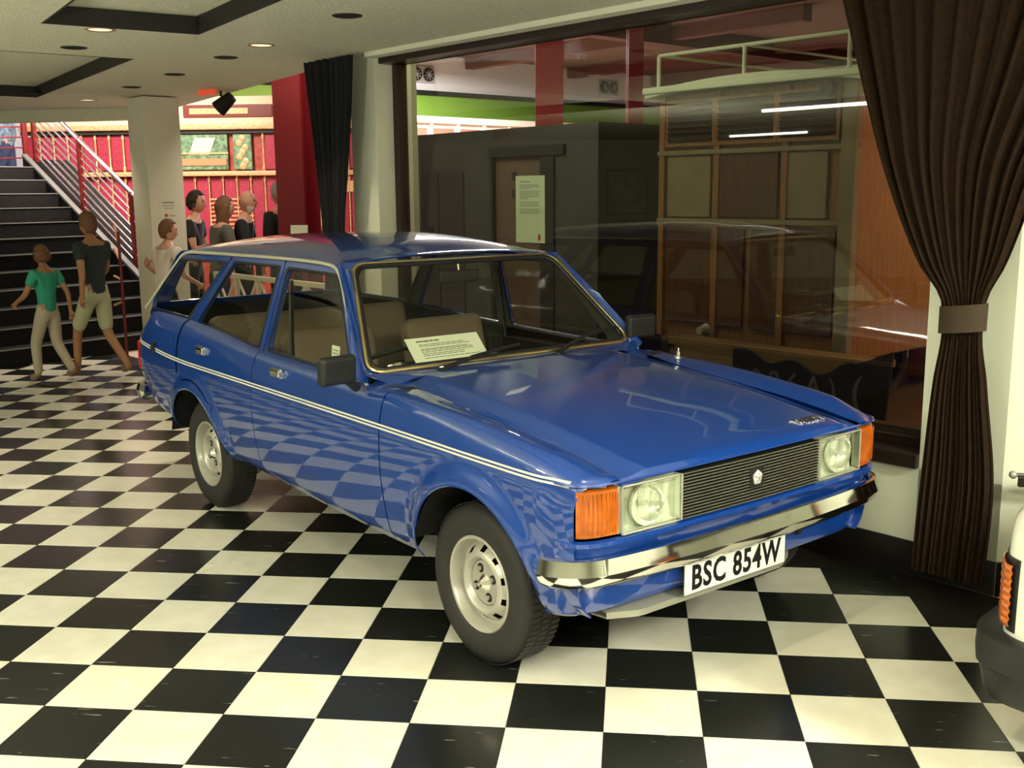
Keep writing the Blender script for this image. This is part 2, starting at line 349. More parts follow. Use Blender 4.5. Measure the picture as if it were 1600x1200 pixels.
fr = MB().b2((-3.36, -.02, .53), (.60, .06, .565)).b2((-3.36, -.01, .565), (.60, .05, .605)).b2((-3.36, -.13, 2.495), (.60, .06, 2.5595)).b2((-3.36, -.02, .605), (-3.30, .06, 2.495)).b2((.575, -.02, .605), (.60, .06, 2.495))
fr.build('window_frame', MAT['dark_frame'], win, bevel=.003)
MB().b2((-3.36, -.026, .568), (.575, -.0105, .574)).build('bright_strip', MAT['worn_chrome'], win)

struct('column', MB().poly([fw(-3.95, .30), fw(-3.60, .30), fw(-3.60, .50), fw(-3.95, .50)], (0, 0, 4.1)), mat('post_grey', (.36, .38, .26), .7))['label'] = 'pale post just behind the left end of the window glass'
# far room shell
struct('floor_hall', MB().poly([fw(-16, .0, -.1), fw(4, .0, -.1), fw(4, 16, -.1), fw(-16, 16, -.1)], (0, 0, .099)), MAT['hallfloor'])
fwall = MB().b2((0, 1.2, 3.50), (.2, 16, 4.15)); fg = MB().b2((.01, 1.2, 2.93), (.2, 16, 3.5)); fl_ = MB().b2((0, 1.2, 0), (.2, 16, 2.93))
wf = struct('wall_hall', fwall, MAT['hallwall']); wf.location = fw(-13.7, 0); wf.rotation_euler = (0, 0, FROT)
g = struct('wall_green', fg, MAT['green']); g.location = wf.location; g.rotation_euler = wf.rotation_euler
g = struct('trim_5', MB().b2((.0, 1.2, 3.42), (.26, 16, 3.5)), MAT['dark']); g.location = wf.location; g.rotation_euler = wf.rotation_euler
g = struct('wall_lower', fl_, mat('lower_wall', (.62, .50, .42), .7)); g.location = wf.location; g.rotation_euler = wf.rotation_euler
struct('ceiling_hall', MB().poly([fw(-16, .0, 4.15), fw(4, .0, 4.15), fw(4, 16, 4.15), fw(-16, 16, 4.15)], (0, 0, .2)), MAT['hallceil'])
struct('wall_header', MB().poly([fw(-8, .02, 2.57), fw(4, .02, 2.57), fw(4, .2, 2.57), fw(-8, .2, 2.57)], (0, 0, 1.6)), MAT['hallceil'])
struct('wall_far', MB().poly([fw(-16, 15.8), fw(4, 15.8), fw(4, 16), fw(-16, 16)], (0, 0, 4.15)), MAT['hallceil'])
struct('wall_east', MB().poly([fw(3.9, .5), fw(4, .5), fw(4, 16), fw(3.9, 16)], (0, 0, 4.15)), MAT['hallceil'])
for s0, s1, t0 in ((-13.4, -6.0, 8.9), (-13.4, -6.0, 11.6), (-13.4, -3.5, 14.2)):
    struct('ceiling_beam', MB().poly([fw(s0, t0, 3.93), fw(s1, t0, 3.93), fw(s1, t0+.22, 3.93), fw(s0, t0+.22, 3.93)], (0, 0, .22)), mat('beam_red', (.11, .032, .022), .6) if s0 == -13.4 and t0 == 8.9 else bpy.data.materials['beam_red'])
struct('ceiling_beam', MB().poly([fw(-8.6, 1, 3.85), fw(-8.35, 1, 3.85), fw(-8.35, 15, 3.85), fw(-8.6, 15, 3.85)], (0, 0, .3)), mat('beam_brown', (.10, .035, .03), .7))
# shell behind and left of the camera (seen only in reflections)
struct('wall_back', MB().b2((-14, -8.2, 0), (6, -8, 2.6)), MAT['wall']); struct('wall_left', MB().b2((-14.2, -8, 0), (-14, 11.5, 5)), MAT['wall']); struct('wall_side', MB().b2((6, -8, 0), (6.2, 2, 2.6)), MAT['wall'])
struct('wall_upper', MB().poly([(-14, 14.8, 0), (-8.9, 15.2, 0), (-8.9, 15.4, 0), (-14, 15.0, 0)], (0, 0, 4.8)), MAT['hallwall'])
struct('ceiling_stairs', MB().poly([(-14, 8.4, 4.6), (-6, 8.4, 4.6), (-6, 15.4, 4.6), (-14, 15.4, 4.6)], (0, 0, .2)), MAT['hallwall'])
struct('floor_upper', MB().poly([(-14, 10.95, 1.35), (-8.3, 10.95, 1.35), (-8.3, 15.0, 1.35), (-14, 15.0, 1.35)], (0, 0, .15)), MAT['hallfloor'])

# ------------------------------------------------------------------ ceiling lights
def downlight(x, y, lit, label, rad=.075):
    t = thing('downlight', label, 'ceiling light', (x, y, CZ), 0, 'lit recessed ceiling lights' if lit else 'unlit recessed ceiling lights')
    MB().lathe([(rad*.82, -.001), (rad, -.006), (rad*1.12, -.004), (rad*1.15, 0)], 28).build('trim_ring', mat('ring', (.35, .22, .12), .4) if lit else MAT['ceil_strip'], t)
    MB().lathe([(0, -.0015), (rad*.85, -.0015)], 28).build('lamp_disc', mat('lamp_glow', (.9, .7, .5), .5, emit=((1, .72, .42), .55)) if lit else MAT['dark'], t)
    if lit: spot('downlight_lamp', (x, y, CZ-.03), (x, y, 0), 24, (1, .82, .58), 95, .7, .04)
LIT = [(-2.90, 2.85), (-2.24, 3.62), (-5.20, 7.05)]; OFF = [(-1.42, 2.62), (-2.68, 4.16), (-3.45, 5.08), (-4.22, 5.95), (-3.42, 3.52), (-5.4, 6.35)]
for (x, y), l in zip(LIT, ['lit warm downlight near the big dark ceiling rectangle', 'lit warm downlight nearest the window column', 'small lit downlight at the far edge of the ceiling above the stairs']): downlight(x, y, True, l)
for (x, y), l in zip(OFF, ['black unlit downlight nearest the window, right of the others', 'black unlit downlight left of the black curtain top', 'dim unlit downlight third along the row towards the column', 'dim unlit downlight farthest along the row, nearest the cream column', 'black unlit downlight between the two dark ceiling rectangles', 'faint unlit downlight at the far left edge of the ceiling']): downlight(x, y, False, l, .07)
for x, y, l in ((-.55, -1.1, 'lit downlight in the ceiling just in front of the camera'), (.1, -.2, 'lit downlight in the ceiling over the car bonnet')): downlight(x, y, True, l)
for i, (x, y, z, r, p) in enumerate(FLUO):
    t = thing('ceiling_batten', ['white fluorescent ceiling batten nearest behind the camera on its left', 'white fluorescent ceiling batten nearest behind the camera on its right', 'white fluorescent ceiling batten to the left of the camera', 'white fluorescent ceiling batten farthest behind the camera', 'white fluorescent ceiling batten to the right of the camera'][i], 'ceiling light', (x, y, CZ), r, 'fluorescent battens')
    MB().b2((-.75, -.05, -.05), (.75, .05, 0)).build('housing', MAT['hallwall'], t, bevel=.004)
    MB().tube([(-.72, 0, -.065), (.72, 0, -.065)], .013, 10).build('tube_lamp', mat('tube_glow', (1, 1, .9), .5, emit=((1, .98, .85), 9)), t)
for k, (x, y) in enumerate(((-11.2, -.4), (-5.6, .3))):
    t = thing('ceiling_batten', ['white fluorescent ceiling batten far left, mirrored as a bright bar in the window', 'white fluorescent ceiling batten left of the stairs side of the room'][k], 'ceiling light', (x, y, CZ), FROT, 'fluorescent battens')
    MB().b2((-.75, -.05, -.05), (.75, .05, 0)).build('housing', MAT['hallwall'], t, bevel=.004)
    MB().tube([(-.72, 0, -.065), (.72, 0, -.065)], .02, 10).build('tube_lamp', mat('tube_glow', (1, 1, .9), .5, emit=((1, .98, .85), 7)), t)
ex = thing('exit_sign', 'small red lit sign hung at the ceiling edge above the organ', 'sign', fw(-6.1, .1, 2.52), FROT+.3)
MB().b2((-.10, -.02, -.03), (.10, .02, .02)).build('sign_box', mat('exit_red', (.6, .06, .03), .4, emit=((1, .15, .06), .15)), ex, bevel=.004)
sp = thing('spotlight', 'dark ceiling spotlight hanging in front of the organ', 'spotlight', fw(-6.35, .35, 2.53))
MB().tube([(0, 0, .35), (0, 0, -.02)], .012).build('stem', MAT['black'], sp); MB().lathe([(0, .1), (.05, .095), (.062, .02), (.075, -.08), (.06, -.08), (.05, -.02), (0, -.02)], 20, Matrix.Translation((.03, 0, -.08)) @ Matrix.Rotation(.9, 4, 'Y')).build('lamp_head', MAT['dark'], sp)

# ================================================================== THE BLUE ESTATE CAR
# local frame: x forward from the front axle, y to the car's left, z up; the side facing the camera is y < 0
car = thing('estate_car', 'blue 1970s estate car with chrome bumper and registration plate BSC 854W', 'car', (.0613, .9896, 0), math.radians(-45.84))
B = MAT['blue']
ST = [.615, .592, .56, .50, .40, .20, 0, -.30, -.52, -.75, -1.1, -1.65, -2.3, -2.65, -3.0, -3.25, -3.40]
# section points (half width, height) from the sill up over the shoulder to the window line or bonnet gap
SEC = {
 .615: [(.66, .33), (.69, .38), (.705, .47), (.712, .58), (.705, .70), (.690, .752), (.672, .770), (.648, .778), (.622, .776)],
 .592: [(.68, .33), (.72, .38), (.738, .47), (.746, .58), (.7455, .70), (.733, .755), (.706, .778), (.664, .787), (.622, .782)],
 .56: [(.70, .33), (.742, .38), (.766, .47), (.775, .58), (.774, .70), (.764, .757), (.738, .785), (.680, .792), (.622, .786)],
 .50: [(.70, .33), (.75, .38), (.778, .47), (.786, .58), (.780, .70), (.772, .765), (.750, .799), (.690, .808), (.621, .797)],
 .40: [(.715, .305), (.754, .355), (.779, .46), (.793, .57), (.797, .68), (.789, .78), (.758, .828), (.700, .834), (.620, .812)],
 .20: [(.718, .30), (.758, .352), (.784, .46), (.798, .57), (.802, .68), (.795, .785), (.764, .850), (.705, .858), (.620, .834)],
 0: [(.72, .298), (.760, .352), (.785, .46), (.799, .57), (.803, .68), (.797, .79), (.768, .865), (.712, .878), (.620, .852)],
 -.30: [(.72, .298), (.760, .352), (.785, .46), (.799, .57), (.803, .68), (.797, .79), (.772, .878), (.724, .894), (.620, .880)],
 -.52: [(.72, .298), (.760, .352), (.785, .46), (.799, .57), (.803, .68), (.797, .79), (.776, .872), (.742, .902), (.640, .902)],
 -.75: [(.72, .300), (.760, .353), (.785, .46), (.799, .57), (.803, .68), (.797, .79), (.783, .857), (.764, .892), (.735, .905)],
 -1.1: [(.72, .305), (.760, .357), (.785, .462), (.799, .57), (.803, .68), (.797, .79), (.783, .860), (.764, .898), (.732, .912)],
 -1.65: [(.72, .320), (.760, .370), (.785, .468), (.799, .574), (.803, .683), (.797, .795), (.783, .867), (.762, .910), (.728, .925)],
 -2.3: [(.72, .338), (.760, .386), (.785, .478), (.799, .580), (.803, .688), (.797, .80), (.782, .883), (.756, .945), (.716, .968)],
 -2.65: [(.715, .362), (.756, .405), (.783, .49), (.798, .59), (.801, .695), (.794, .81), (.777, .890), (.745, .958), (.708, .984)],
 -3.0: [(.70, .39), (.745, .43), (.772, .51), (.786, .60), (.789, .70), (.782, .81), (.763, .888), (.730, .955), (.702, .988)],
 -3.25: [(.685, .43), (.726, .465), (.752, .54), (.766, .62), (.769, .715), (.762, .815), (.742, .882), (.712, .940), (.693, .975)],
 -3.40: [(.66, .46), (.700, .49), (.724, .56), (.736, .64), (.738, .73), (.728, .815), (.705, .868), (.675, .885), (.655, .890)],
}
_o = sorted(ST); _sec = pchip(_o, [np.array(SEC[x]).ravel() for x in _o])
def section(x, n=150): return catmull(_sec(x).reshape(-1, 2), n)
ARCH = [(.055, .300, .365), (-2.43, .275, .372)]
def arch_z(x):
    r = -9
    for cx, cz, R in ARCH:
        if abs(x-cx) < R: r = max(r, cz+math.sqrt(R*R-(x-cx)**2))
    return r
def flare(x, z):
    f = 0
    for cx, cz, R in ARCH:
        d = math.hypot(x-cx, z-cz)-R
        if z > cz-.1 and d < .085: f = max(f, .011*(1+math.cos(PI*max(d, 0)/.085)))
    return f
def side_col(x, side, zmin=None, zmax=None, n=44, off=0.0):
    P = section(x); 
    def at(u):
        i = min(int(u), len(P)-2); q = P[i]+(P[i+1]-P[i])*(u-i); return q
    def find(z):
        for i in range(len(P)-1):
            if P[i][1] <= z < P[i+1][1]: return i+(z-P[i][1])/(P[i+1][1]-P[i][1])
        return None
    lo = 0.0; a = arch_z(x); zz = max(a, zmin if zmin else -9)
    if zz > P[0][1]:
        f = find(zz); lo = f if f is not None else 0
    hi = len(P)-1.0
    if zmax is not None:
        f = find(zmax); hi = f if f is not None else hi
    out = []
    for k in range(n):
        q = at(lerp(lo, hi, k/(n-1))); out.append(Vector((x, side*(q[0]+flare(x, q[1])+off), q[1])))
    return out
def xspread(x0, x1, n, cuts=()):
    xs = set(np.linspace(x0, x1, n).tolist())
    for cx, cz, R in ARCH:
        for k in range(0, 49):
            x = cx-R*math.cos(PI*k/48)*.9999
            if min(x0, x1) < x < max(x0, x1): xs.add(x)
    return sorted(xs)
def side_panel(name, x0, x1, side, n=24, m=B, solid=.004, **k):
    rows = [side_col(x, side, **k) for x in xspread(x0, x1, n)]
    return MB().grid(rows).build(name, m, car, smooth=28, solid=solid)
# greenhouse side surface
beltf = lambda x: _sec(x)[16:18]
_yt = pchip([-3.3, -3.0, -2.0, -1.3, -1.0], [.595, .590, .600, .598, .590]); _zt = pchip([-3.3, -3.0, -2.4, -1.6, -1.2, -1.0], [1.300, 1.322, 1.338, 1.346, 1.342, 1.325])
def G(x, z, side, off=0):
    b = beltf(x); zb = b[1]; yb = b[0]-.006; zt = _zt(x); s = (z-zb)/(zt-zb); y = yb+(_yt(x)-yb)*s+.014*math.sin(PI*max(0, min(1, s)))
    return Vector((x, side*(y+off), z))
def ring(name, inner, outer, f, m, parent=None, solid=.02, r_in=.03, r_out=.02, sm=35):
    a = roundpoly(inner, r_in); b = roundpoly(outer, r_out); P = [[f(*p) for p in a], [f(lerp(a[i].x, b[i].x, .5), lerp(a[i].y, b[i].y, .5)) for i in range(len(a))], [f(*p) for p in b]]
    rows = [[P[0][i], P[1][i], P[2][i]] for i in range(len(a))]
    return MB().grid(rows, closeu=True).build(name, m, parent or car, smooth=sm, solid=solid)
def quad_pane(name, pts, f, m, parent, n=10, off=0):
    a, b, c, d = [Vector(p) for p in pts]
    rows = [[f(*(a.lerp(b, i/n).lerp(d.lerp(c, i/n), j/n))) for j in range(n+1)] for i in range(n+1)]
    return MB().grid(rows).build(name, m, parent, smooth=60)
WIN = {
 'front_door': ([(-.845, .918), (-1.635, .936), (-1.605, 1.305), (-1.150, 1.297)], [(-.720, .900), (-1.690, .920), (-1.652, 1.338), (-1.085, 1.328)]),
 'rear_door': ([(-1.745, .940), (-2.545, .968), (-2.215, 1.304), (-1.700, 1.306)], [(-1.697, .920), (-2.640, .975), (-2.262, 1.333), (-1.658, 1.338)]),
 'rear_quarter': ([(-2.675, .995), (-3.335, .998), (-3.000, 1.285), (-2.320, 1.296)], [(-2.650, .975), (-3.385, .975), (-3.02, 1.312), (-2.268, 1.333)]),
}
GLASS = MAT['glass']
PAN = {}
for side in (-1, 1):
    PAN['front_fender', side] = side_panel('front_fender', -.518, .615, side, 26, zmin=None) if 0 else None
    # front wing: full height behind the lamp, only its top ahead of it
    rows = []
    for x in xspread(-.517, .568, 28): rows.append(side_col(x, side))
    f1 = MB().grid(rows).build('front_wing', B, car, smooth=28, solid=.004)
    rows = [side_col(x, side, zmin=.762-.075*(1-min(1, (x-.568)/.024))**2.2, n=14) for x in list(np.linspace(.568, .592, 8))+[.600, .608, .615]]
    f2 = MB().grid(rows).build('tmp', B, None, smooth=28, solid=.004)
    bm = bmesh.new(); bm.from_mesh(f1.data); bm.from_mesh(f2.data); bm.to_mesh(f1.data); bm.free(); bpy.data.objects.remove(f2); PAN['wing', side] = f1
    for nm, x0, x1 in (('front_door', -1.677, -.526), ('rear_door', -2.655, -1.686)):
        if nm == 'rear_door':   # the door's rear edge follows the wheel arch
            d = side_panel(nm, -2.150, -1.684, side, 14)
            me = MB()
            rows = []
            for x in xspread(-2.63, -2.150, 16):
                zcut = lerp(.70, .60, (x+2.63)/.48); rows.append(side_col(x, side, zmin=max(zcut, arch_z(x)+.05), n=18))
            e = me.grid(rows).build('tmp', B, None, smooth=28, solid=.004)
            bm = bmesh.new(); bm.from_mesh(d.data); bm.from_mesh(e.data); bm.to_mesh(d.data); bm.free(); bpy.data.objects.remove(e)
        else: d = side_panel(nm, x0, x1, side, 22)
        PAN[nm, side] = d
        inn, out = WIN[nm]
        ring('window_frame', inn, out, lambda x, z: G(x, z, side), B, d, solid=.014)
        quad_pane('door_glass', [(inn[0][0]+.02, inn[0][1]-.02), (inn[1][0]-.02, inn[1][1]-.02), (inn[2][0]-.02, inn[2][1]+.02), (inn[3][0]+.02, inn[3][1]+.02)], lambda x, z, q=0: G(x, z, side, -.010), GLASS, d)
        ring('window_seal', inn, [(inn[0][0]+.012, inn[0][1]-.010), (inn[1][0]-.012, inn[1][1]-.010), (inn[2][0]-.012, inn[2][1]+.010), (inn[3][0]+.012, inn[3][1]+.010)], lambda x, z: G(x, z, side, .003), MAT['black'], d, solid=.006)
        hx = -1.423 if nm == 'front_door' else -2.303
        y = max(q.y*side for q in side_col(hx, 1) if abs(q.z-.862) < .03) if 0 else .785
        h = MB().box((hx, side*(y+.004), .862), (.115, .012, .042)).build('door_handle', MAT['worn_chrome'], d, bevel=.004)
        h2 = MB().box((hx+.008, side*(y+.013), .868), (.085, .012, .020)).box((hx+.048, side*(y+.014), .862), (.022, .018, .030)).build('handle_lever', MAT['chrome'], d, bevel=.004)
    # rear quarter panel
    q = side_panel('rear_quarter', -3.40, -2.655, side, 22); PAN['rear_quarter', side] = q
    me = MB(); rows = []
    for x in xspread(-2.655, -2.156, 16):
        zcut = lerp(.70, .60, (x+2.63)/.48); rows.append(side_col(x, side, zmax=max(zcut, arch_z(x)+.045)-.004, n=12))
    e = me.grid(rows).build('tmp', B, None, smooth=28, solid=.004)
    bm = bmesh.new(); bm.from_mesh(q.data); bm.from_mesh(e.data); bm.to_mesh(q.data); bm.free(); bpy.data.objects.remove(e)
    inn, out = WIN['rear_quarter']
    ring('window_frame', inn, out, lambda x, z: G(x, z, side), B, q, solid=.014, r_in=.035)
    quad_pane('quarter_glass', [(inn[0][0]+.02, inn[0][1]-.015), (inn[1][0]-.02, inn[1][1]-.015), (inn[2][0]-.02, inn[2][1]+.02), (inn[3][0]+.02, inn[3][1]+.02)], lambda x, z, k=0: G(x, z, side, -.008), GLASS, q)
    ring('window_seal', inn, [(inn[0][0]+.014, inn[0][1]-.012), (inn[1][0]-.014, inn[1][1]-.012), (inn[2][0]-.014, inn[2][1]+.012), (inn[3][0]+.014, inn[3][1]+.012)], lambda x, z: G(x, z, side, .003), MAT['black'], q, solid=.006)
    MB().lathe([(0, .012), (.013, .010), (.016, 0)], 16, frame_mat((-2.733, side*.785, .850), (1, 0, 0), (0, 0, side))).build('fuel_lock', MAT['chrome'], q)
    MB().tube([(-2.98, side*.796, .835), (-2.99, side*.802, .80), (-2.985, side*.800, .775)], .012, 8).build('tailgate_catch', MAT['black'], q)
    # white double coach line along the flank
    zs = pchip([-3.40, -3.2, -2.4, -.56, .636], [.806, .797, .774, .7735, .768]); mb = MB()
    for dz in (-.0065, .0065):
        rows = []
        for x in np.linspace(-3.385, .545, 150):
            r = []
            for w_ in (-.0035, .0035):
                z = zs(x)+dz+w_; P = section(x)
                for i in range(len(P)-1):
                    if P[i][1] <= z < P[i+1][1]: t = (z-P[i][1])/(P[i+1][1]-P[i][1]); y = lerp(P[i][0], P[i+1][0], t); break
                r.append(Vector((x, side*(y+.0022), z)))
            rows.append(r)
        mb.grid(rows)
    mb.build('coach_line', MAT['stripe'], car, smooth=60, recalc=True)
    # sill under the doors and wheel-arch liners
    for cx, cz, R in ARCH:
        MB().lathe([(R+.012, -.345), (R+.012, -.02), (R+.004, -.01)], 40, frame_mat((cx, side*.80, cz), (1, 0, 0), (0, 0, 1)) if side < 0 else frame_mat((cx, side*.80, cz), (-1, 0, 0), (0, 0, 1)), a0=.22, a1=PI-.22).build('arch_liner', MAT['dark'], car)
        rows = [side_col(x, side, n=2) for x in [cx-R*.999*math.cos(PI*k/40) for k in range(5, 36)]]
        MB().tube([r[0]+Vector((0, -side*.004, -.002)) for r in rows], .006, 6).build('arch_lip', B, car)
# inner blocker so that panel gaps read dark
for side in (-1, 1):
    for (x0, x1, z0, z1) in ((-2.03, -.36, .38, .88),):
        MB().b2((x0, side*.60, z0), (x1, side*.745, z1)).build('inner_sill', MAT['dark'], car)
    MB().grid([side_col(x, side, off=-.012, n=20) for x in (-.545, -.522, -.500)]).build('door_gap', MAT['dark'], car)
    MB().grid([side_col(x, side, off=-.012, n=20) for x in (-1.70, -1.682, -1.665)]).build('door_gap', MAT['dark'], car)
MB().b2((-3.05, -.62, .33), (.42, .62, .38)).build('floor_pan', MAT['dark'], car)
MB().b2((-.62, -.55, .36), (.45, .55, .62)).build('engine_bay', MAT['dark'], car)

# bonnet
def bz(x, y):
    a = abs(y)/.612; zc = pchip([.64, .60, .45, .2, -.1, -.4, -.64], [.760, .777, .800, .836, .868, .893, .912])(x)
    rise = .010*(1-a*a); v = max(0, (a-.86)/.14); crease = .010*max(0, min(1, (.90-a)/.05))
    return zc+rise+crease-.008*v
def nose_x(y): return .632-.022*(abs(y)/.62)**2
rows = []
for i in range(41):
    t = i/40; r = []
    for j in range(49):
        y = -.612+1.224*j/48; x = lerp(-.635+.02*(abs(y)/.61)**2, nose_x(y)-.012, t); r.append(Vector((x, y, bz(x, y))))
    rows.append(r)
r2 = [Vector((nose_x(-.612+1.224*j/48)+.002, -.612+1.224*j/48, bz(.62, -.612+1.224*j/48)-.012)) for j in range(49)]
r3 = [Vector((nose_x(q.y)-.002, q.y, q.z-.010)) for q in r2]
bon = MB().grid(rows+[r2, r3]).build('bonnet', B, car, smooth=28, solid=.006)
tb = text_mesh('bonnet_badge', 'TALBOT', .056, MAT['worn_chrome'], bon, frame_mat((.545, .40, bz(.545, .40)+.003), (0.03, 1, 0), (-1, 0, .18)), extr=.003, bold=.0018, sx=.80)
# scuttle between bonnet and windscreen with grille slots
rows = [[Vector((lerp(-.642, -.735, t)+.02*(abs(y)/.62)**2, y*(1+.115*t), lerp(bz(-.62, y*.9)-.002, .926+.012*(y/.62)**2, t))) for t in (0, .12, .5, 1)] for y in np.linspace(-.665, .665, 41)]
sc = MB().grid(rows).build('scuttle', B, car, smooth=28, solid=.004)
mb = MB()
for k in range(24): mb.box((-.675, -.30+.6*k/23, .9225), (.022, .010, .003))
mb.build('air_slots', MAT['dark'], sc)

for side in (-1, 1):   # small cowl corner between wing, door and windscreen
    a = [Vector((-.5175, side*y, z)) for y, z in ((.56, .893), (.62, .899), (.68, .9025), (.738, .9025))]; b = [Vector((-.62, side*y, z)) for y, z in ((.56, .900), (.62, .905), (.69, .907), (.741, .904))]; c = [Vector((-.69, side*y, z)) for y, z in ((.60, .912), (.66, .916), (.71, .912), (.736, .900))]
    MB().grid([a, b, c]).build('cowl_corner', B, car, smooth=60, solid=.004)
# windscreen: ruled surface, u across, v up
def Wf(u, v, off=0):
    bx, by, bzz = -.712-.030*u*u, .705*u, .926+.017*u*u
    tx, ty, tz = -1.128+.004*u*u, .548*u, 1.352-.024*u*u
    p = Vector((lerp(bx, tx, v), lerp(by, ty, v), lerp(bzz, tz, v)+.012*math.sin(PI*max(0, min(1, v)))))
    return p+Vector((.72, 0, .69))*off
inn = roundpoly([(-1, 0), (1, 0), (1, 1), (-1, 1)], .10, 10)
def expand(pts, du, dv): return [Vector((p.x*(1+du), .5+(p.y-.5)*(1+dv))) for p in pts]
o1 = expand(inn, .040, .035); o2 = roundpoly([(-1.085, -.03), (1.085, -.03), (1.105, 1.075), (-1.105, 1.075)], .02, 10)
rows = [[Wf(p.x, p.y), Wf(q.x, q.y), Wf(s_.x, s_.y)] for p, q, s_ in zip(expand(inn, .0, .0), o1, o2)]
ws = MB().grid(rows, closeu=True).build('windscreen_surround', B, car, smooth=40, solid=.006)
wg = MB().grid([[Wf(u, v, -.004) for v in np.linspace(0, 1, 13)] for u in np.linspace(-1, 1, 25)]).build('windscreen', GLASS, car, smooth=60)
MB().tube([Wf(p.x, p.y, .004) for p in expand(inn, -.006, -.014)], .012, 8, closed=True).build('rubber_seal', MAT['black'], wg)
MB().tube([Wf(p.x, p.y, .008) for p in expand(inn, .016, .03)], .008, 8, closed=True).build('gilt_trim', MAT['gold'], wg)

# roof
_zc = pchip([-3.10, -3.02, -2.85, -2.4, -1.8, -1.4, -1.14], [1.345, 1.368, 1.400, 1.434, 1.449, 1.424, 1.368])
rows = []
for i in range(61):
    x0 = lerp(-1.165, -3.03, i/60); r = []
    for j in range(61):
        q = -1+2*j/60; y = _yt(x0)*q; zt = _zt(x0)
        x = x0+.03*(1-abs(q)**2)*(0) ; z = zt+(_zc(x0)-zt)*(1-abs(q)**2.6)**.85
        r.append(Vector((x, y, z)))
    rows.append(r)
front = []
for j in range(61):
    q = -1+2*j/60; front.append(Wf(q*1.09, 1.06))
roof = MB().grid([front]+rows).build('roof', B, car, smooth=50, solid=.006)
MB().grid([[Vector((p.x, p.y*.96, p.z-.03)) for p in r] for r in rows[2:-2]]).build('headlining', MAT['headliner'], roof)
# A pillars, rear pillars
for side in (-1, 1):
    rows = []
    for k in range(17):
        v = k/16; a = Wf(side*1.09, lerp(-.05, 1.06, v)); g = Vector(lerp_ for lerp_ in (lerp(-.700, -1.165, v), side*lerp(.738, .604, v), lerp(.902, 1.336, v)+.010*math.sin(PI*v)))
        mid = (a+g)/2+Vector((.012, side*.012, .008)); rows.append([a, a.lerp(mid, .6)+Vector((.002, side*.002, .002)), mid, g.lerp(mid, .5)+Vector((.001, side*.005, 0)), g])
    MB().grid(rows).build('windscreen_pillar', B, car, smooth=60, solid=.006)
    gut = [Vector((-.700, side*.744, .898)), Vector((-.86, side*.700, 1.052)), Vector((-1.00, side*.656, 1.185)), Vector((-1.075, side*.630, 1.262)), Vector((-1.125, side*.616, 1.308)), Vector((-1.18, side*.607, 1.332)), Vector((-1.27, side*.606, 1.343))]
    for x in (-1.5, -1.8, -2.1, -2.4, -2.7, -2.88): gut.append(Vector((x, side*(_yt(x)+.007), _zt(x)+.002)))
    gut += [Vector((-2.965, side*.600, 1.312)), Vector((-3.01, side*.606, 1.285)), Vector((-3.06, side*.618, 1.245)), Vector((-3.395, side*.685, .985))]
    pts = catmull(gut, 90); pts = [Vector(p) for p in pts]
    MB().tube(pts, .0085, 8).build('gutter_trim', MAT['cream_trim'], car)
# tail
def tail(y, k):
    P = [(-3.03, 1.352), (-3.07, 1.325), (-3.33, 1.00), (-3.36, .965), (-3.40, .90), (-3.425, .86), (-3.43, .60), (-3.39, .46), (-3.33, .40)]
    W = [.592, .605, .672, .678, .675, .700, .715, .70, .68]; x, z = P[k]; q = y; return Vector((x+.05*(q**4)*(1 if k > 3 else .3), q*W[k], z-(.02*q*q if k < 2 else 0)))
us = sorted(set([-1, -.86, .86, 1]+np.linspace(-.86, .86, 15).tolist())); ks = [0, 1, 1.10, 1.92, 2, 3, 4, 5, 6, 7, 8]
def tailf(u, k):
    a = min(int(k), 7); return tail(u, a).lerp(tail(u, a+1), k-a)
mb = MB().grid([[tailf(u, k) for u in us] for k in ks]); keep = []
nv = len(us)
for n_, f in enumerate(mb.f):
    i_, j_ = f[0]//nv, f[0] % nv
    if i_ == 2 and us[j_] >= -.861 and us[j_+1] <= .861: continue
    keep.append(n_)
mb.f = [mb.f[q] for q in keep]; mb.m = [mb.m[q] for q in keep]
tg = mb.build('tailgate', B, car, smooth=35, solid=.005)
MB().grid([[tailf(u, k)+Vector((.004, 0, -.003)) for u in np.linspace(-.88, .88, 13)] for k in np.linspace(1.06, 1.96, 6)]).build('rear_glass', GLASS, tg)
mat('dark_glass', (.01, .012, .012), .05, coat=1)
for side in (-1, 1):
    MB().b2((-3.445, side*.52, .62), (-3.37, side*.738, .79)).build('tail_lamp', MAT['red'], car, bevel=.012)
path = [(-3.30, -.755), (-3.38, -.765), (-3.45, -.74), (-3.475, -.66), (-3.49, -.3), (-3.49, 0), (-3.49, .3), (-3.475, .66), (-3.45, .74), (-3.38, .765), (-3.30, .755)]
def bumper(path, prof, name, m):
    path = [Vector((p[0], p[1], 0)) for p in path]; path = [Vector(p) for p in catmull([tuple(p) for p in path], 60)]; rows = []
    for i, p in enumerate(path):
        t = (path[min(i+1, len(path)-1)]-path[max(i-1, 0)]).normalized(); nrm = Vector((t.y, -t.x, 0))
        rows.append([p+nrm*o+Vector((0, 0, z)) for o, z in prof])
    return MB().grid(rows).build(name, m, car, smooth=30, solid=.004)
bumper(path[::-1], [(-.03, .535), (.0, .54), (.012, .50), (.0, .45), (-.03, .445)], 'rear_bumper', MAT['chrome'])

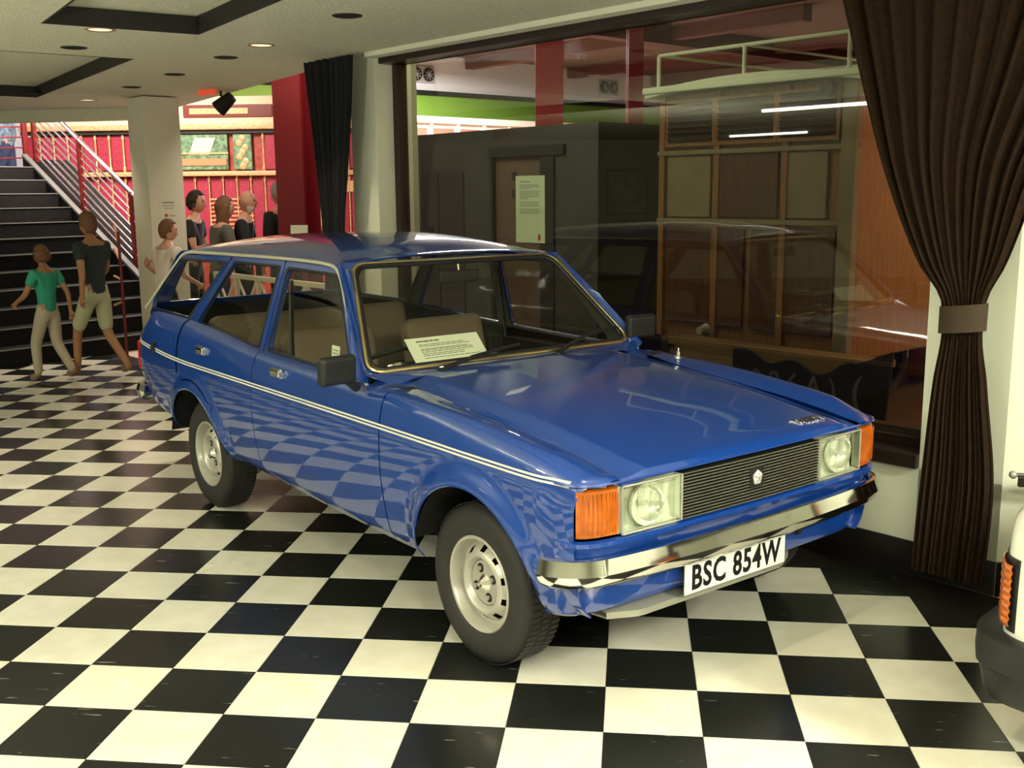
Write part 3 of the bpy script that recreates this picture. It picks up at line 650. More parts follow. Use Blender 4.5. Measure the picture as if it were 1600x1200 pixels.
# front end -----------------------------------------------------
plan = catmull([(.50, .789), (.545, .782), (.580, .760), (.602, .722), (.614, .67), (.620, .60), (.628, .35), (.632, 0)], 40)
plan = [Vector((p[0], p[1])) for p in plan]; full = [Vector((p.x, -p.y)) for p in plan]+[p for p in plan[::-1][1:]]
def band(name, zs, offs, m, pts=full, solid=.004, parent=None, sm=30):
    rows = []
    for i, p in enumerate(pts):
        t = (pts[min(i+1, len(pts)-1)]-pts[max(i-1, 0)]).normalized(); nrm = Vector((t.y, -t.x))
        rows.append([Vector((p.x+nrm.x*o, p.y+nrm.y*o, z)) for z, o in zip(zs, offs)])
    return MB().grid(rows).build(name, m, parent or car, smooth=sm, solid=solid)
wide = [Vector((.40, -.797)), Vector((.45, -.795))]+full+[Vector((.45, .795)), Vector((.40, .797))]
rows = []
for p in full:
    rows.append([Vector((p.x-dx, p.y*(1-dy), z)) for z, dx, dy in ((.592, .012, .008), (.588, -.004, -.003), (.575, -.005, -.003), (.56, .008, .006), (.52, .032, .012), (.44, .045, .014), (.37, .052, .02), (.335, .068, .03), (.315, .10, .05))])
MB().grid(rows).build('front_panel', B, car, smooth=30, solid=0)
band('lamp_ledge', [.762, .768, .774], [-.012, .004, .002], B, pts=[p for p in full if abs(p.y) > .55 or True], solid=.003)
band('lamp_recess', [.765, .59], [-.055, -.055], MAT['dark'], solid=.002)
# sub-range of the plan curve by half width
def prange(y0, y1, side):
    pts = [p for p in plan if y0-1e-6 <= p.y <= y1+1e-6]
    def at(y):
        for i in range(len(plan)-1):
            a, b = plan[i], plan[i+1]
            if min(a.y, b.y) <= y <= max(a.y, b.y): return a.lerp(b, (y-a.y)/(b.y-a.y))
        return plan[0]
    pts = [at(y1)]+[p for p in pts if y0+.004 < p.y < y1-.004]+[at(y0)]
    return [Vector((p.x, side*p.y)) for p in pts] if side < 0 else [Vector((p.x, p.y)) for p in pts][::-1]
for side in (-1, 1):
    hl = band('headlamp', [.600, .603, .675, .750, .753], [-.040, -.036, -.050, -.034, -.038], MAT['reflector'], prange(.362, .618, side), .003, sm=60)
    band('lamp_lens', [.600, .602, .68, .750, .752], [-.03, -.002, .003, -.002, -.03], MAT['lens'], prange(.362, .618, side), .002, hl)
    cx, cy = .590, side*.50
    MB().lathe([(.072, .028), (.068, .012), (.05, -.006), (.02, -.016), (.0, -.016)], 28, frame_mat((cx-.003, cy, .677), (0, 1, 0), (0, 0, 1))).build('reflector_bowl', mat('bowl', (.95, .96, .90), .12, .6), hl)
    MB().b2((.572, side*.3595, .602), (.622, side*.3635, .751)).b2((.56, side*.366, .6005), (.612, side*.612, .604)).build('lamp_wall', MAT['reflector'], hl)
    MB().lathe([(.0, .018), (.010, .014), (.012, -.01)], 16, frame_mat((cx, cy, .677), (0, 1, 0), (0, 0, 1))).build('bulb', mat('bulb_cap', (.8, .8, .7), .2, .3), hl)
    mb = MB()
    for k in range(5):
        q = prange(.37, .61, side)
        y = side*lerp(.385, .60, k/4)
        mb.box((.618-.01*abs(y)**2, y, .677), (.004, .0018, .14))
    mb.box((.618, side*.49, .735), (.004, .22, .003)).build('lens_ribs', MAT['lens'], hl)
    MB().tube([Vector((p.x-.006+.008, p.y, z)) for z, pp in ((.600, prange(.362, .618, side)), (.752, prange(.362, .618, side)[::-1])) for p in pp], .004, 6, closed=True).build('lamp_rim', MAT['greysteel'], hl)
    ind = band('indicator', [.602, .604, .64, .70, .750, .756], [-.03, -.004, .0, .0, -.004, -.03], MAT['amber'], prange(.630, .766, side), .003, sm=50)
    mb = MB()
    for p in prange(.640, .755, side):
        mb.tube([(p.x+.0005, p.y, .615), (p.x+.0015, p.y, .742)], .0022, 5)
    mb.build('indicator_ribs', MAT['amber'], ind)
    MB().b2((.55, side*.66-.012, .665), (.575, side*.66+.012, .69)).build('bulb', mat('amber_bulb', (.9, .5, .1), .3), ind)
    MB().b2((.585, side*.618, .602), (.616, side*.632, .754)).build('lamp_divider', MAT['greysteel'], car, bevel=.003)
gpl = [Vector((.630-.020*(y/.36)**2*.3, y)) for y in np.linspace(-.357, .357, 21)]
gr = band('grille', [.596, .752], [-.035, -.035], MAT['dark'], gpl, .003)
nb = 15
for k in range(nb):
    z = .600+.150*k/(nb-1)
    b = band('grille_bar', [z-.0028, z-.0034, z+.0010, z+.0028, z+.0020], [-.030, .002, .005, .003, -.030], MAT['grille'], gpl, .001, gr)
    band('bar_edge', [z-.0020, z+.0020], [.0056, .0056], MAT['grille_edge'], gpl, .0008, gr)
em = MB().b2((.628, -.034, .644), (.640, .034, .714)).build('grille_emblem', MAT['black'], gr, bevel=.003)
mb = MB(); c0 = Vector((.650, 0, .679))
P5 = [Vector((.6415, .027*math.sin(2*PI*k/5), .679+.029*math.cos(2*PI*k/5))) for k in range(5)]
for k in range(5):
    a, b = P5[k], P5[(k+1) % 5]; g_ = (a+b+c0*1)/3-c0; a2, b2_, c2_ = [q+(q-(a+b+c0)/3)*-.10 for q in (a, b, c0)]
    mb.add([a2, b2_, c2_, a2-Vector((.003, 0, 0)), b2_-Vector((.003, 0, 0))], [(0, 1, 2), (0, 1, 4, 3)])
e_ = mb.build('emblem_star', mat('emblem_silver', (.70, .70, .62), .3, .2), gr, smooth=0)
# front bumper
bp = [(.49, -.836), (.515, -.832), (.55, -.812), (.588, -.775), (.622, -.70), (.645, -.50), (.660, -.25), (.664, 0)]
bp = bp+[(x, -y) for x, y in bp[::-1][1:]]
bumper(bp[::-1] if 0 else bp, [(-.035, .534), (-.006, .542), (.006, .538), (.020, .492), (.010, .464), (-.010, .447), (-.035, .444)], 'front_bumper', MAT['chrome'])
for side in (-1, 1):
    MB().b2((.52, side*.42, .455), (.645, side*.50, .515)).build('bumper_bracket', MAT['plastic'], car)
    MB().tube([(.58, side*.30, .43), (.60, side*.30, .405)], .014, 8).build('tow_eye', MAT['dark'], car)
pl = MB().box((0, 0, 0), (.006, .520, .111)).build('number_plate', MAT['plate'], car, bevel=.002); pl.location = (.585, .0, .362)
pl.location = (.612, -.062, .379)
text_mesh('plate_lettering', 'BSC 854W', .118, MAT['letter'], pl, frame_mat((.0035, 0, -.005), (0, 1, 0), (0, 0, 1)), extr=.001, bold=.0030, sx=.80, space=1.10)
# grey air deflector under the nose
rows = [[Vector((.46, y, .322)), Vector((.585-.5*max(0, abs(y+.14)-.36), y, .312)), Vector((.585-.5*max(0, abs(y+.14)-.36), y, .290)), Vector((.46, y, .284))] for y in np.linspace(-.60, .33, 32)]
MB().grid(rows).build('under_tray', MAT['greysteel'], car, solid=.005, smooth=30)

# mirrors
for side in (-1, 1):
    y0 = side*.90
    mh = MB().box((0, 0, 0), (.045, .165, .112)).build('door_mirror', MAT['plastic'], car, bevel=.018, seg=3)
    mh.location = (-.64, -.905, .985) if side < 0 else (-.74, .80, 1.0); mh.rotation_euler = (0, math.radians(4), -side*math.radians(8))
    MB().b2((-.026, -.07, -.045), (-.022, .07, .045)).build('mirror_glass', MAT['chrome'], mh)
    MB().tube([(.0, -side*.055, -.045), (-.02, -side*.09, -.075), (-.03, -side*.115, -.085)], [.020, .016, .022], 8).build('mirror_arm', MAT['plastic'], mh)
# wipers
for pv, u0, v0, u1, v1, um, vm in (((-.672, -.425, .915), -.315, .042, .08, .100, -.10, .068), ((-.690, .235, .925), .66, .095, .985, .120, .80, .125)):
    pv = Vector(pv); wp = MB().lathe([(.0, .020), (.012, .018), (.016, 0)], 14, Matrix.Translation(pv-Vector((0, 0, .010)))).build('wiper_pivot', MAT['black'], car)
    b = Wf(um, vm, .026)
    MB().tube([pv+Vector((0, 0, .006)), pv.lerp(b, .35)+Vector((.006, 0, .014)), b], [.012, .010, .007], 6).build('wiper_arm', MAT['black'], wp)
    p0 = Wf(u0, v0, .014); p1 = Wf(u1, v1, .014)
    MB().tube([p0, (p0+p1)/2+Vector((.003, 0, .003)), p1], .0075, 6).build('wiper_blade', MAT['black'], wp)
MB().lathe([(0, .050), (.004, .050), (.005, .034), (.009, .032), (.010, .012), (.016, .010), (.018, 0)], 14, Matrix.Translation((-.395, .70, .892))).build('aerial_base', MAT['chrome'], car)

# wheels
def wheel(cx, side, nm):
    my = frame_mat((cx, side*.66, .287), (1, 0, 0), (0, 0, 1)) if side < 0 else frame_mat((cx, side*.66, .287), (-1, 0, 0), (0, 0, 1))
    # disc with ventilation slots; z of the profile points outwards
    prof = [(.172, .060), (.176, .073), (.171, .079), (.164, .076), (.159, .066), (.155, .045), (.150, .030), (.141, .030), (.136, .036), (.124, .050), (.116, .058), (.110, .063), (.098, .066), (.090, .060), (.086, .050), (.083, .044)]
    n = 120; rows = [[my @ Vector((r*math.cos(2*PI*k/n), r*math.sin(2*PI*k/n), z)) for r, z in prof] for k in range(n)]
    mb = MB(); np_ = len(prof)
    mb.v = [tuple(p) for r in rows for p in r]
    for k in range(n):
        for j in range(np_-1):
            if 8 <= j <= 9 and (k % 12) in (4, 5, 6, 7): continue
            k2 = (k+1) % n; mb.f.append((k*np_+j, k2*np_+j, k2*np_+j+1, k*np_+j+1)); mb.m.append(0)
    wl = mb.build('wheel', MAT['silver'], car, smooth=38)
    rt = [(.168, -.075), (.175, -.078), (.22, -.088), (.262, -.082), (.281, -.066), (.287, -.04), (.288, 0), (.287, .04), (.281, .066), (.262, .082), (.245, .087), (.22, .089), (.195, .084), (.178, .077), (.172, .070)]
    MB().lathe(rt, 96, my).build('tyre', MAT['rubber'], wl, smooth=40)
    mb = MB()
    for k in range(72):
        a = 2*PI*k/72
        for s0, s1, j in ((-.062, -.024, 0), (-.018, .018, .5), (.024, .062, 0)):
            aa = a+j*2*PI/72; mb.box(my @ Vector((.2885*math.cos(aa), .2885*math.sin(aa), (s0+s1)/2)), (.0035, .016, s1-s0), (my.to_3x3() @ Matrix.Rotation(aa, 3, 'Z')))
    mb.build('tyre_tread', MAT['rubber'], wl, smooth=0)
    MB().lathe([(.135, .020), (.0, .020), (.0, -.03), (.135, -.03)], 40, my).build('brake_drum', MAT['dark'], wl)
    MB().lathe([(0, .047), (.030, .047), (.078, .046), (.082, .043), (.083, .036)], 48, my).build('hub_cap', mat('hubcap', (.46, .45, .39), .3, .4), wl)
    MB().lathe([(.0, .070), (.014, .069), (.020, .062), (.030, .050), (.034, .046)], 10, my).build('hub_boss', MAT['worn_chrome'], wl, smooth=0)
    for k in range(4):
        a = 2*PI*k/4+.45; c = my @ Vector((.054*math.cos(a), .054*math.sin(a), .047)); mm = my.copy(); mm.translation = c
        MB().lathe([(.017, -.001), (.017, .0015), (.012, .001), (.0, .001)], 20, mm).build('nut_recess', MAT['dark'], wl)
        MB().lathe([(.009, 0), (.009, .010), (.0, .011)], 6, mm).build('wheel_nut', MAT['greysteel'], wl, smooth=0)
    return wl
for cx in (.02, -2.42):
    for side in (-1, 1): wheel(cx, side, '')

# cabin
TRIM = mat('inner_trim', (.10, .10, .075), .6)
for side in (-1, 1):
    MB().grid([[p for p in side_col(x, side, zmin=.45, n=16, off=-.035)] for x in np.linspace(-3.25, -.76, 30)]).build('inner_trim', MAT['interior'], car)
    for nm in ('front_door', 'rear_door', 'rear_quarter'):
        inn, out = WIN[nm]; sh_ = [(.006, -.004), (-.006, -.004), (-.006, .004), (.006, .004)]
        ring('pillar_trim', [(a+dx, b+dz) for (a, b), (dx, dz) in zip(inn, sh_)], out, lambda x, z: G(x, z, side, -.020), TRIM, solid=.004)
MB().grid([[tailf(u, k)+Vector((.03, 0, -.01)) for u in np.linspace(-.95, .95, 9)] for k in (2.0, 3, 4, 5, 5.9)]).build('tailgate_trim', MAT['interior'], car)
def seat(x, y, wd, nm):
    rows = []
    st = MB().box((x, y, .46), (.50, wd, .14)).build(nm, MAT['seat'], car, bevel=.05, seg=3)
    MB().box((x-.30, y, .74), (.13, wd, .52), Matrix.Rotation(-.28, 3, 'Y')).build('backrest', MAT['seat'], st, bevel=.045, seg=3)
    return st
for y in (-.34, .34):
    seat(-1.42, y, .48, 'front_seat')
seat(-2.25, 0, 1.22, 'rear_seat')
MB().b2((-3.25, -.60, .55), (-2.62, .60, .60)).build('load_floor', MAT['interior'], car)
MB().poly([(-1.02, -.66, .60), (-.74, -.66, .60), (-.72, -.66, .875), (-.85, -.66, .905), (-1.00, -.66, .885), (-1.05, -.66, .80)], (0, 1.32, 0)).build('dashboard', MAT['interior'], car, bevel=.012)
MB().box((-1.0, .0, .895), (.10, .26, .03)).build('dash_binnacle', MAT['interior'], car, bevel=.01)
sw = MB(); cc = Vector((-1.14, -.35, .905)); ax = Vector((-.42, 0, .9)).normalized(); xx = Vector((0, 1, 0)); yy = ax.cross(xx)
sw.tube([cc+(xx*math.cos(a)+yy*math.sin(a))*.185 for a in [2*PI*k/40 for k in range(40)]], .011, 8, closed=True)
stw = sw.build('steering_wheel', MAT['black'], car)
MB().tube([cc-xx*.18-ax*.02, cc-ax*.03, cc+xx*.18-ax*.02], .012, 6).lathe([(0, .01), (.05, .005), (.055, -.03)], 20, frame_mat(cc-ax*.03, xx, yy)).build('wheel_spokes', MAT['worn_chrome'], stw)
MB().tube([cc-ax*.04, cc-ax*.04+Vector((.30, 0, -.16))], .02, 8).build('steering_column', MAT['interior'], stw)
mi = MB().box((-1.12, 0, 1.265), (.02, .22, .055)).build('rear_view_mirror', MAT['plastic'], car, bevel=.008)
MB().tube([(-1.12, 0, 1.27), (-1.13, 0, 1.345)], .006).build('mirror_stem', MAT['chrome'], mi)
for side in (-1, 1):
    MB().tube([(-1.62, side*.60, 1.25), (-1.60, side*.62, 1.0), (-1.58, side*.63, .80)], .010, 6, flat=(1, 2.4)).build('seat_belt', MAT['black'], car)
    MB().b2((-1.67, side*.585, .60), (-1.60, side*.625, 1.30)).build('inner_pillar', MAT['headliner'], car) if 0 else None
# notice on the dashboard
cm = Matrix.Translation((.0613, .9896, 0)) @ Matrix.Rotation(math.radians(-45.84), 4, 'Z')
def sheet(t, mw, w_, h_, lines, m=MAT['paper'], name='sheet'):
    p = MB().box((0, 0, 0), (w_, h_, .0012)).build(name, m, t, smooth=0); p.data.transform(mw)
    mb = MB()
    for (y, x0, x1, hh) in lines:
        x = x0
        while x < x1-.01*w_:
            L_ = min(random.uniform(.03, .09), x1-x); mb.box((w_*(x+L_/2), h_*y, .0009), (w_*L_*.86, h_*hh, .0006)); x += L_
    o = mb.build('print_lines', MAT['ink'], t, smooth=0); o.data.transform(mw)
def quad_frame(bl, br, tl):
    bl, br, tl = Vector(bl), Vector(br), Vector(tl); x = br-bl; y = tl-bl; c = bl+x/2+y/2
    return frame_mat(c, x, (y-x*(y.dot(x)/x.dot(x)))), x.length, y.length
LINES = [(.36, .13, .45, .05)]+[(y, .14, random.uniform(.7, .95)-.0, .022) for y in (.24, .18, .08, .03, -.03, -.10, -.16, -.25)]
LINES = [(y, x0-.5+.0, x1-.5, h) for y, x0, x1, h in LINES]
nt_ = thing('notice_sheet', 'white printed sheet propped behind the windscreen of the blue car', 'notice', (0, 0, 0))
m4, w_, h_ = quad_frame((-.745, -.462, .940), (-.745, -.090, .940), (-.845, -.49, 1.040)); sheet(nt_, cm @ m4, w_, h_, LINES)
ns2 = thing('notice_card', 'small white card propped inside the front side window of the blue car', 'notice', (0, 0, 0))
m4, w_, h_ = quad_frame((-1.12, -.665, .915), (-1.045, -.668, .915), (-1.16, -.655, 1.0)); sheet(ns2, cm @ m4, w_, h_, [(y, -.35, .35, .04) for y in (.3, .15, 0, -.15)])

# ================================================================== CURTAINS
def curtain(name, label, cols, folds, m, amp, thick, s_c, tt, seed=0, n=240):
    # cols: z -> (s_left, s_right, fold amplitude, t offset)
    t = thing(name, label, 'curtain'); rnd = random.Random(seed); ph = [rnd.uniform(-.6, .6) for _ in range(folds*2)]
    f = pchip([c[0] for c in cols], [list(c[1:]) for c in cols]); zs = np.linspace(cols[0][0], cols[-1][0], 60); rows = []
    for z in zs:
        a, b, am, to = f(z); r = []
        for k in range(n):
            u = k/(n-1); p = u*folds; w_ = math.sin(2*PI*p+ph[int(p) % len(ph)]*math.sin(PI*(p % 1))) + .35*math.sin(2*PI*p*1.7+seed+z*.4)
            r.append(fw(lerp(a, b, u), tt+to-am*w_*.5*(.75+.25*math.sin(7*u+seed)), z))
        rows.append(r)
    return t, rows
t, rows = curtain('curtain', 'long dark brown curtain tied back in the middle, at the right end of the window', [(.10, .70, .985, .06, .0), (.45, .715, 1.0, .055, .0), (.9, .745, .95, .04, -.01), (1.10, .775, .93, .020, -.03), (1.21, .765, .935, .022, -.03), (1.36, .655, .995, .04, -.02), (1.7, .485, 1.10, .055, 0), (2.05, .365, 1.30, .06, 0), (2.54, .21, 1.60, .06, 0)], 13, MAT['curtain'], .05, .004, 0, -.19, 2)
MB().grid(rows).build('curtain_cloth', MAT['curtain'], t, smooth=80, solid=.003)
band_ = []
for z in np.linspace(1.10, 1.205, 6):
    band_.append([fw(.853+.093*math.cos(a)*(1+.05*(z-1.15)), -.225+.045*math.sin(a), z+.012*math.cos(a)) for a in np.linspace(0, 2*PI, 40, endpoint=False)])
MB().grid(band_, closev=True).build('tie_band', MAT['tie'], t, smooth=80, solid=.004)
MB().tube([fw(.15, -.19, 2.55), fw(1.65, -.19, 2.55)], .012, 8).build('curtain_rail', MAT['dark_frame'], t)
t, rows = curtain('curtain', 'black curtain hanging beside the pale column behind the car', [(.1, -3.86, -3.44, .05, 0), (.6, -3.84, -3.46, .05, 0), (1.1, -3.79, -3.54, .03, 0), (1.4, -3.80, -3.53, .03, 0), (1.8, -3.84, -3.47, .045, 0), (2.2, -3.90, -3.40, .05, 0), (2.54, -3.955, -3.355, .05, 0)], 9, MAT['black_curtain'], .05, .004, 0, -.20, 5, 140)
MB().grid(rows).build('curtain_cloth', MAT['black_curtain'], t, smooth=80, solid=.003)
MB().grid([[fw(-3.665+.14*math.cos(a), -.21+.045*math.sin(a), z) for a in np.linspace(0, 2*PI, 30, endpoint=False)] for z in (1.13, 1.17, 1.21)], closev=True).build('tie_band', MAT['black_curtain'], t, smooth=80, solid=.004)

# notice hung on the inside of the big window
wn = thing('window_notice', 'tall pale printed notice with a small red seal hung on the big window', 'notice')
sheet(wn, frame_mat(fw(-1.985, .125, 1.54), FX, (0, 0, 1)), .255, .395, [(.41, -.36, -.0, .012), (.36, -.36, .30, .009), (.335, -.36, .33, .009), (.31, -.36, .05, .009)]+[(.27-.028*k, -.36, (.33, .30, .33, .31, -.05)[k], .009) for k in range(5)]+[(.11-.028*k, -.36, .31, .009) for k in range(3)]+[(.0-.028*k, -.36, .31, .009) for k in range(3)], mat('notice_green', (.52, .60, .36), .6))
sl = MB().lathe([(0, .001), (.014, .001)], 20, Matrix.Diagonal((.8, 1.5, 1, 1))).build('red_seal', mat('seal_red', (.35, .03, .03), .5), wn); sl.data.transform(frame_mat(fw(-1.985+.082, .123, 1.375), FX, (0, 0, 1)))

# ================================================================== FAR ROOM, THROUGH THE WINDOW
def fthing(name, label, cat, s, t, z=0, r=0, group=None): return thing(name, label, cat, fw(s, t, z), FROT+r, group)
# dark exhibition booth
bt = fthing('display_booth', 'large dark grey exhibition booth with a doorway behind the window', 'booth', -4.44, 3.25)
MB().b2((-3.05, 0, 0), (-1.55, .06, 2.27)).b2((-.62, 0, 0), (0, .06, 2.27)).b2((-1.55, 0, 2.06), (-.62, .06, 2.27)).build('front_wall', MAT['booth'], bt, bevel=.004)
MB().b2((-.06, .06, 0), (0, 2.6, 2.27)).build('side_wall', MAT['booth'], bt); MB().b2((-3.05, .06, 0), (-2.99, 2.6, 2.27)).build('side_wall', MAT['booth'], bt); MB().b2((-3.05, .0, 2.27), (.0, 2.6, 2.29)).build('top_panel', MAT['booth'], bt)
MB().b2((-2.45, -.012, .0), (-2.05, -.001, 1.86)).build('dark_panel', mat('booth_panel', (.014, .013, .012), .5), bt)
MB().b2((-2.93, -.012, .0), (-2.50, -.001, 1.86)).build('dark_panel', bpy.data.materials['booth_panel'], bt)
d = MB().b2((-1.55, .03, 0), (-.80, .06, 2.0)).build('door', MAT['doorwood'], bt); MB().b2((-1.58, -.02, 0), (-1.54, .06, 2.08)).b2((-.80, -.02, 0), (-.60, .02, 2.08)).b2((-1.60, -.03, 2.0), (-.45, .04, 2.10)).build('door_frame', MAT['dark'], bt)
for z in (1.80, 1.62): MB().box((-1.24, .028, z), (.07, .005, .09)).build('door_sign', MAT['dark'], d)
pp = fthing('framed_picture', 'dark framed picture on the right side of the dark booth', 'picture', -4.44, 3.25)
MB().b2((.0, .10, 1.40), (.02, .70, 1.85)).build('frame', MAT['dark'], pp, bevel=.004); MB().b2((.021, .13, 1.43), (.024, .67, 1.82)).build('print', mat('dark_print', (.03, .032, .028), .4, noise=(9, .9)), pp)
# red steel columns
for i, (s, t, w_, lab) in enumerate(((-8.55, 3.35, .30, 'broad bright red steel column rising behind the dark booth'), (-10.95, 4.6, .20, 'thin red steel column beyond the booth near the right wall vent'), (-6.70, .62, .34, 'dark red steel column standing in front of the fairground organ'))):
    q = fthing('steel_column', lab, 'column', s, t, 0, .0)
    if i < 2: q.location = [Vector((-.83, 8.79, 0)), Vector((.10, 11.5, 0))][i]
    if i == 2: q.location = Vector((-3.27, 7.48, 0))
    hh = 4.14
    q.rotation_euler = (0, 0, FROT+math.radians(48) if i != 2 else FROT+math.radians(22)); ww = w_*.5
    MB().b2((-ww, -.13, 0), (ww, -.11, hh)).b2((-ww, .11, 0), (ww, .13, hh)).build('flange', mat('red_hall', (.27, .018, .022), .5) if i < 2 and 'red_hall' not in bpy.data.materials else (bpy.data.materials['red_hall'] if i < 2 else MAT['redpaint']), q, bevel=.003)
    MB().b2((-.02, -.11, 0), (.02, .11, hh)).build('web', bpy.data.materials['red_hall'] if i < 2 else MAT['redpaint'], q); MB().box((0, 0, .01), (ww*2+.1, .36, .02)).build('base_plate', MAT['redpaint'], q, bevel=.003)
# wall vents
for s, t, z, lab in ((-13.5, 7.93, 3.78, 'twin round grey air vent high on the white wall, nearer the pale column'), (-13.5, 12.92, 3.82, 'twin round grey air vent on the white wall right of the red column')):
    q = thing('air_vent', lab, 'air vent', fw(s, t, z), FROT, 'twin round wall vents')
    MB().b2((.0, -.30, -.15), (.03, .30, .15)).build('vent_plate', mat('vent_grey', (.45, .45, .48), .5), q, bevel=.005)
    for y in (-.14, .14):
        r_ = MB().lathe([(.115, .03), (.12, .06), (.10, .07), (.085, .05), (.0, .045)], 24, frame_mat((0, y, 0), (0, 1, 0), (0, 0, 1))).build('vent_ring', MAT['booth'], q)
        for k in range(4): MB().box((.072, y, 0), (.01, .19, .012), Matrix.Rotation(k*PI/4+.2, 3, 'X')).build('vent_blade', bpy.data.materials['vent_grey'], r_)
# long white fairground organ front seen above the booth
wo = thing('organ_case', 'long white panelled fairground organ top seen over the dark booth', 'organ', fw(-13.2, 8.2), FROT)
MB().b2((0, -3.3, .6), (.35, 4.4, 2.95)).build('case', mat('organ_white', (.85, .72, .62), .5), wo, bevel=.01); MB().b2((0, -3.35, 2.86), (.45, 4.45, 2.98)).build('cornice', bpy.data.materials['organ_white'], wo, bevel=.02)
for k in range(12):
    y = -3.0+k*.62; MB().b2((.35, y, 2.50), (.37, y+.48, 2.78)).build('panel', mat('panel_brown', (.30, .13, .09), .5) if k == 0 else bpy.data.materials['panel_brown'], wo, bevel=.004)
    MB().b2((.35, y-.10, 2.2), (.42, y-.04, 2.86)).build('pilaster', bpy.data.materials['organ_white'], wo, bevel=.01)
MB().b2((.0, -3.3, 0), (.3, 4.4, .6)).build('plinth', MAT['redpaint'], wo)

# vintage wooden bus with white roof rack
W1 = wood_mat('varnished_wood', (.13, .060, .018), (.22, .11, .035), 5, .35, (12, 12, 1)); W2 = wood_mat('dark_wood', (.045, .018, .007), (.075, .032, .012), 5, .35, (12, 12, 1))
CT = mat('canvas_tan', (.15, .125, .065), .6, noise=(4, .15)); RW = mat('roof_white', (.50, .60, .42), .5)
bus = fthing('wooden_bus', 'vintage wooden-bodied bus with louvres and pale roof behind the window', 'bus', -2.86, 2.32)
MB().b2((0, .02, .45), (1.72, 1.85, 2.38)).build('body', W1, bus, bevel=.03)
rr = [[Vector((x, y, 2.39+.07*(1-((x-.86)/.95)**2))) for y in (-.10, 0, 1.9)] for x in np.linspace(-.09, 1.81, 15)]
MB().grid(rr).build('roof', RW, bus, solid=.045); MB().b2((-.10, -.12, 2.375), (1.82, -.06, 2.425)).build('roof_edge', RW, bus, bevel=.012)
rack = MB()
for x in (.02, .82, 1.66): rack.tube([(x, -.06, 2.42), (x, -.06, 2.655)], .016, 8).tube([(x, 1.8, 2.42), (x, 1.8, 2.655)], .016, 8)
rack.tube([(.02, -.06, 2.66), (1.66, -.06, 2.66)], .014, 8).tube([(.02, 1.8, 2.66), (1.66, 1.8, 2.66)], .014, 8)
for x in (.02, 1.66): rack.tube([(x, -.06, 2.66), (x, 1.8, 2.66)], .012, 8)
rack.tube([(.82, -.06, 2.66), (.82, 1.8, 2.66)], .010, 8); rack.build('roof_rack', RW, bus)
for x0, x1, lou in ((.10, .52, 1), (.58, 1.06, 1), (1.12, 1.56, 1)):
    fr = MB().b2((x0-.03, -.03, 1.97), (x1+.03, .02, 2.32)).build('louvre_frame', W1, bus, bevel=.006)
    MB().b2((x0, -.034, 2.0), (x1, -.028, 2.30)).build('louvre_back', MAT['dark'], fr)
    for k in range(7): MB().box(((x0+x1)/2, -.045, 2.025+k*.042), (x1-x0, .026, .005), Matrix.Rotation(-.7, 3, 'X')).build('slat', W2, fr)
for x0, x1, mm in ((.08, .50, CT), (.56, 1.10, W2), (1.16, 1.50, CT)): MB().b2((x0, -.012, 1.44), (x1, .02, 1.90)).build('panel', mm, bus, bevel=.006)
for z in (1.925, 1.41): MB().b2((-.01, -.03, z-.018), (1.73, .02, z+.018)).build('rail_moulding', CT, bus, bevel=.005)
for x in (.0, .53, 1.13, 1.60): MB().b2((x, -.022, .5), (x+.055, .02, 2.36)).build('body_post', W1, bus, bevel=.005)
MB().b2((1.62, -.05, .4), (1.73, .03, 2.37)).build('corner_post', CT, bus, bevel=.01)
for x0, x1 in ((.08, .82), (.88, 1.58)): MB().b2((x0, -.012, .62), (x1, .02, 1.36)).build('lower_panel', W2, bus, bevel=.008)
for x in (.2, 1.5): MB().lathe([(.30, -.08), (.37, -.08), (.39, 0), (.37, .08), (.30, .08), (.30, -.08)], 32, frame_mat((x*.9+.05, .9, .39), (0, 1, 0), (0, 0, 1))).build('tyre', MAT['rubber'], bus)
MB().b2((.05, -.02, .36), (1.7, .3, .46)).build('tail_board', MAT['dark'], bus, bevel=.01)
hl_ = MB().lathe([(0, .05), (.03, .05), (.035, 0), (.05, -.03)], 16, frame_mat((.50, -.05, .58), (1, 0, 0), (0, 0, 1))).build('step_lamp', MAT['greysteel'], bus)
lp_ = MB().lathe([(0, .06), (.05, .05), (.06, 0), (.0, -.02)], 16, frame_mat((1.55, -.10, 2.30), (1, 0, 0), (0, 0, 1))).build('roof_lamp', MAT['dark'], bus)
# wood shelf and black number board in front of it
bd = fthing('number_board', 'black wavy-edged board with faint pale numerals under the wooden bus', 'sign', -1.80, 1.9)
prof = []
for k in range(40):
    x = 1.22*k/39; prof.append((x, 0, .53+.03*math.sin(x*16)*(x < .95)-.07*min(1, x/.6)+(.17*max(0, (x-.80)/.4))))
MB().poly([(0, 0, .12), (1.18, 0, .12)]+prof[::-1], (0, .02, 0)).build('board', MAT['letter'], bd)
text_mesh('board_numerals', '0 8 6 A )', .19, mat('dim_numeral', (.07, .07, .055), .6), bd, frame_mat((.50, -.003, .34), (1, 0, 0), (0, 0, 1)), bold=.003)
text_mesh('board_numerals', '(', .24, bpy.data.materials['dim_numeral'], bd, frame_mat((.98, -.003, .36), (1, 0, 0), (0, 0, 1)), bold=.003)
sh = fthing('wooden_bench', 'long low yellowish wooden bench under the wooden bus', 'bench', -2.45, 1.96)
MB().b2((0, 0, .50), (1.75, .20, .55)).b2((0, 0, .36), (1.75, .03, .50)).build('plank', wood_mat('pale_wood', (.11, .07, .02), (.16, .105, .035), 4, .5, (1, 12, 12)), sh, bevel=.006)
for x in (.1, .85, 1.6): MB().b2((x, .03, 0), (x+.07, .19, .5)).build('leg', bpy.data.materials['pale_wood'], sh)
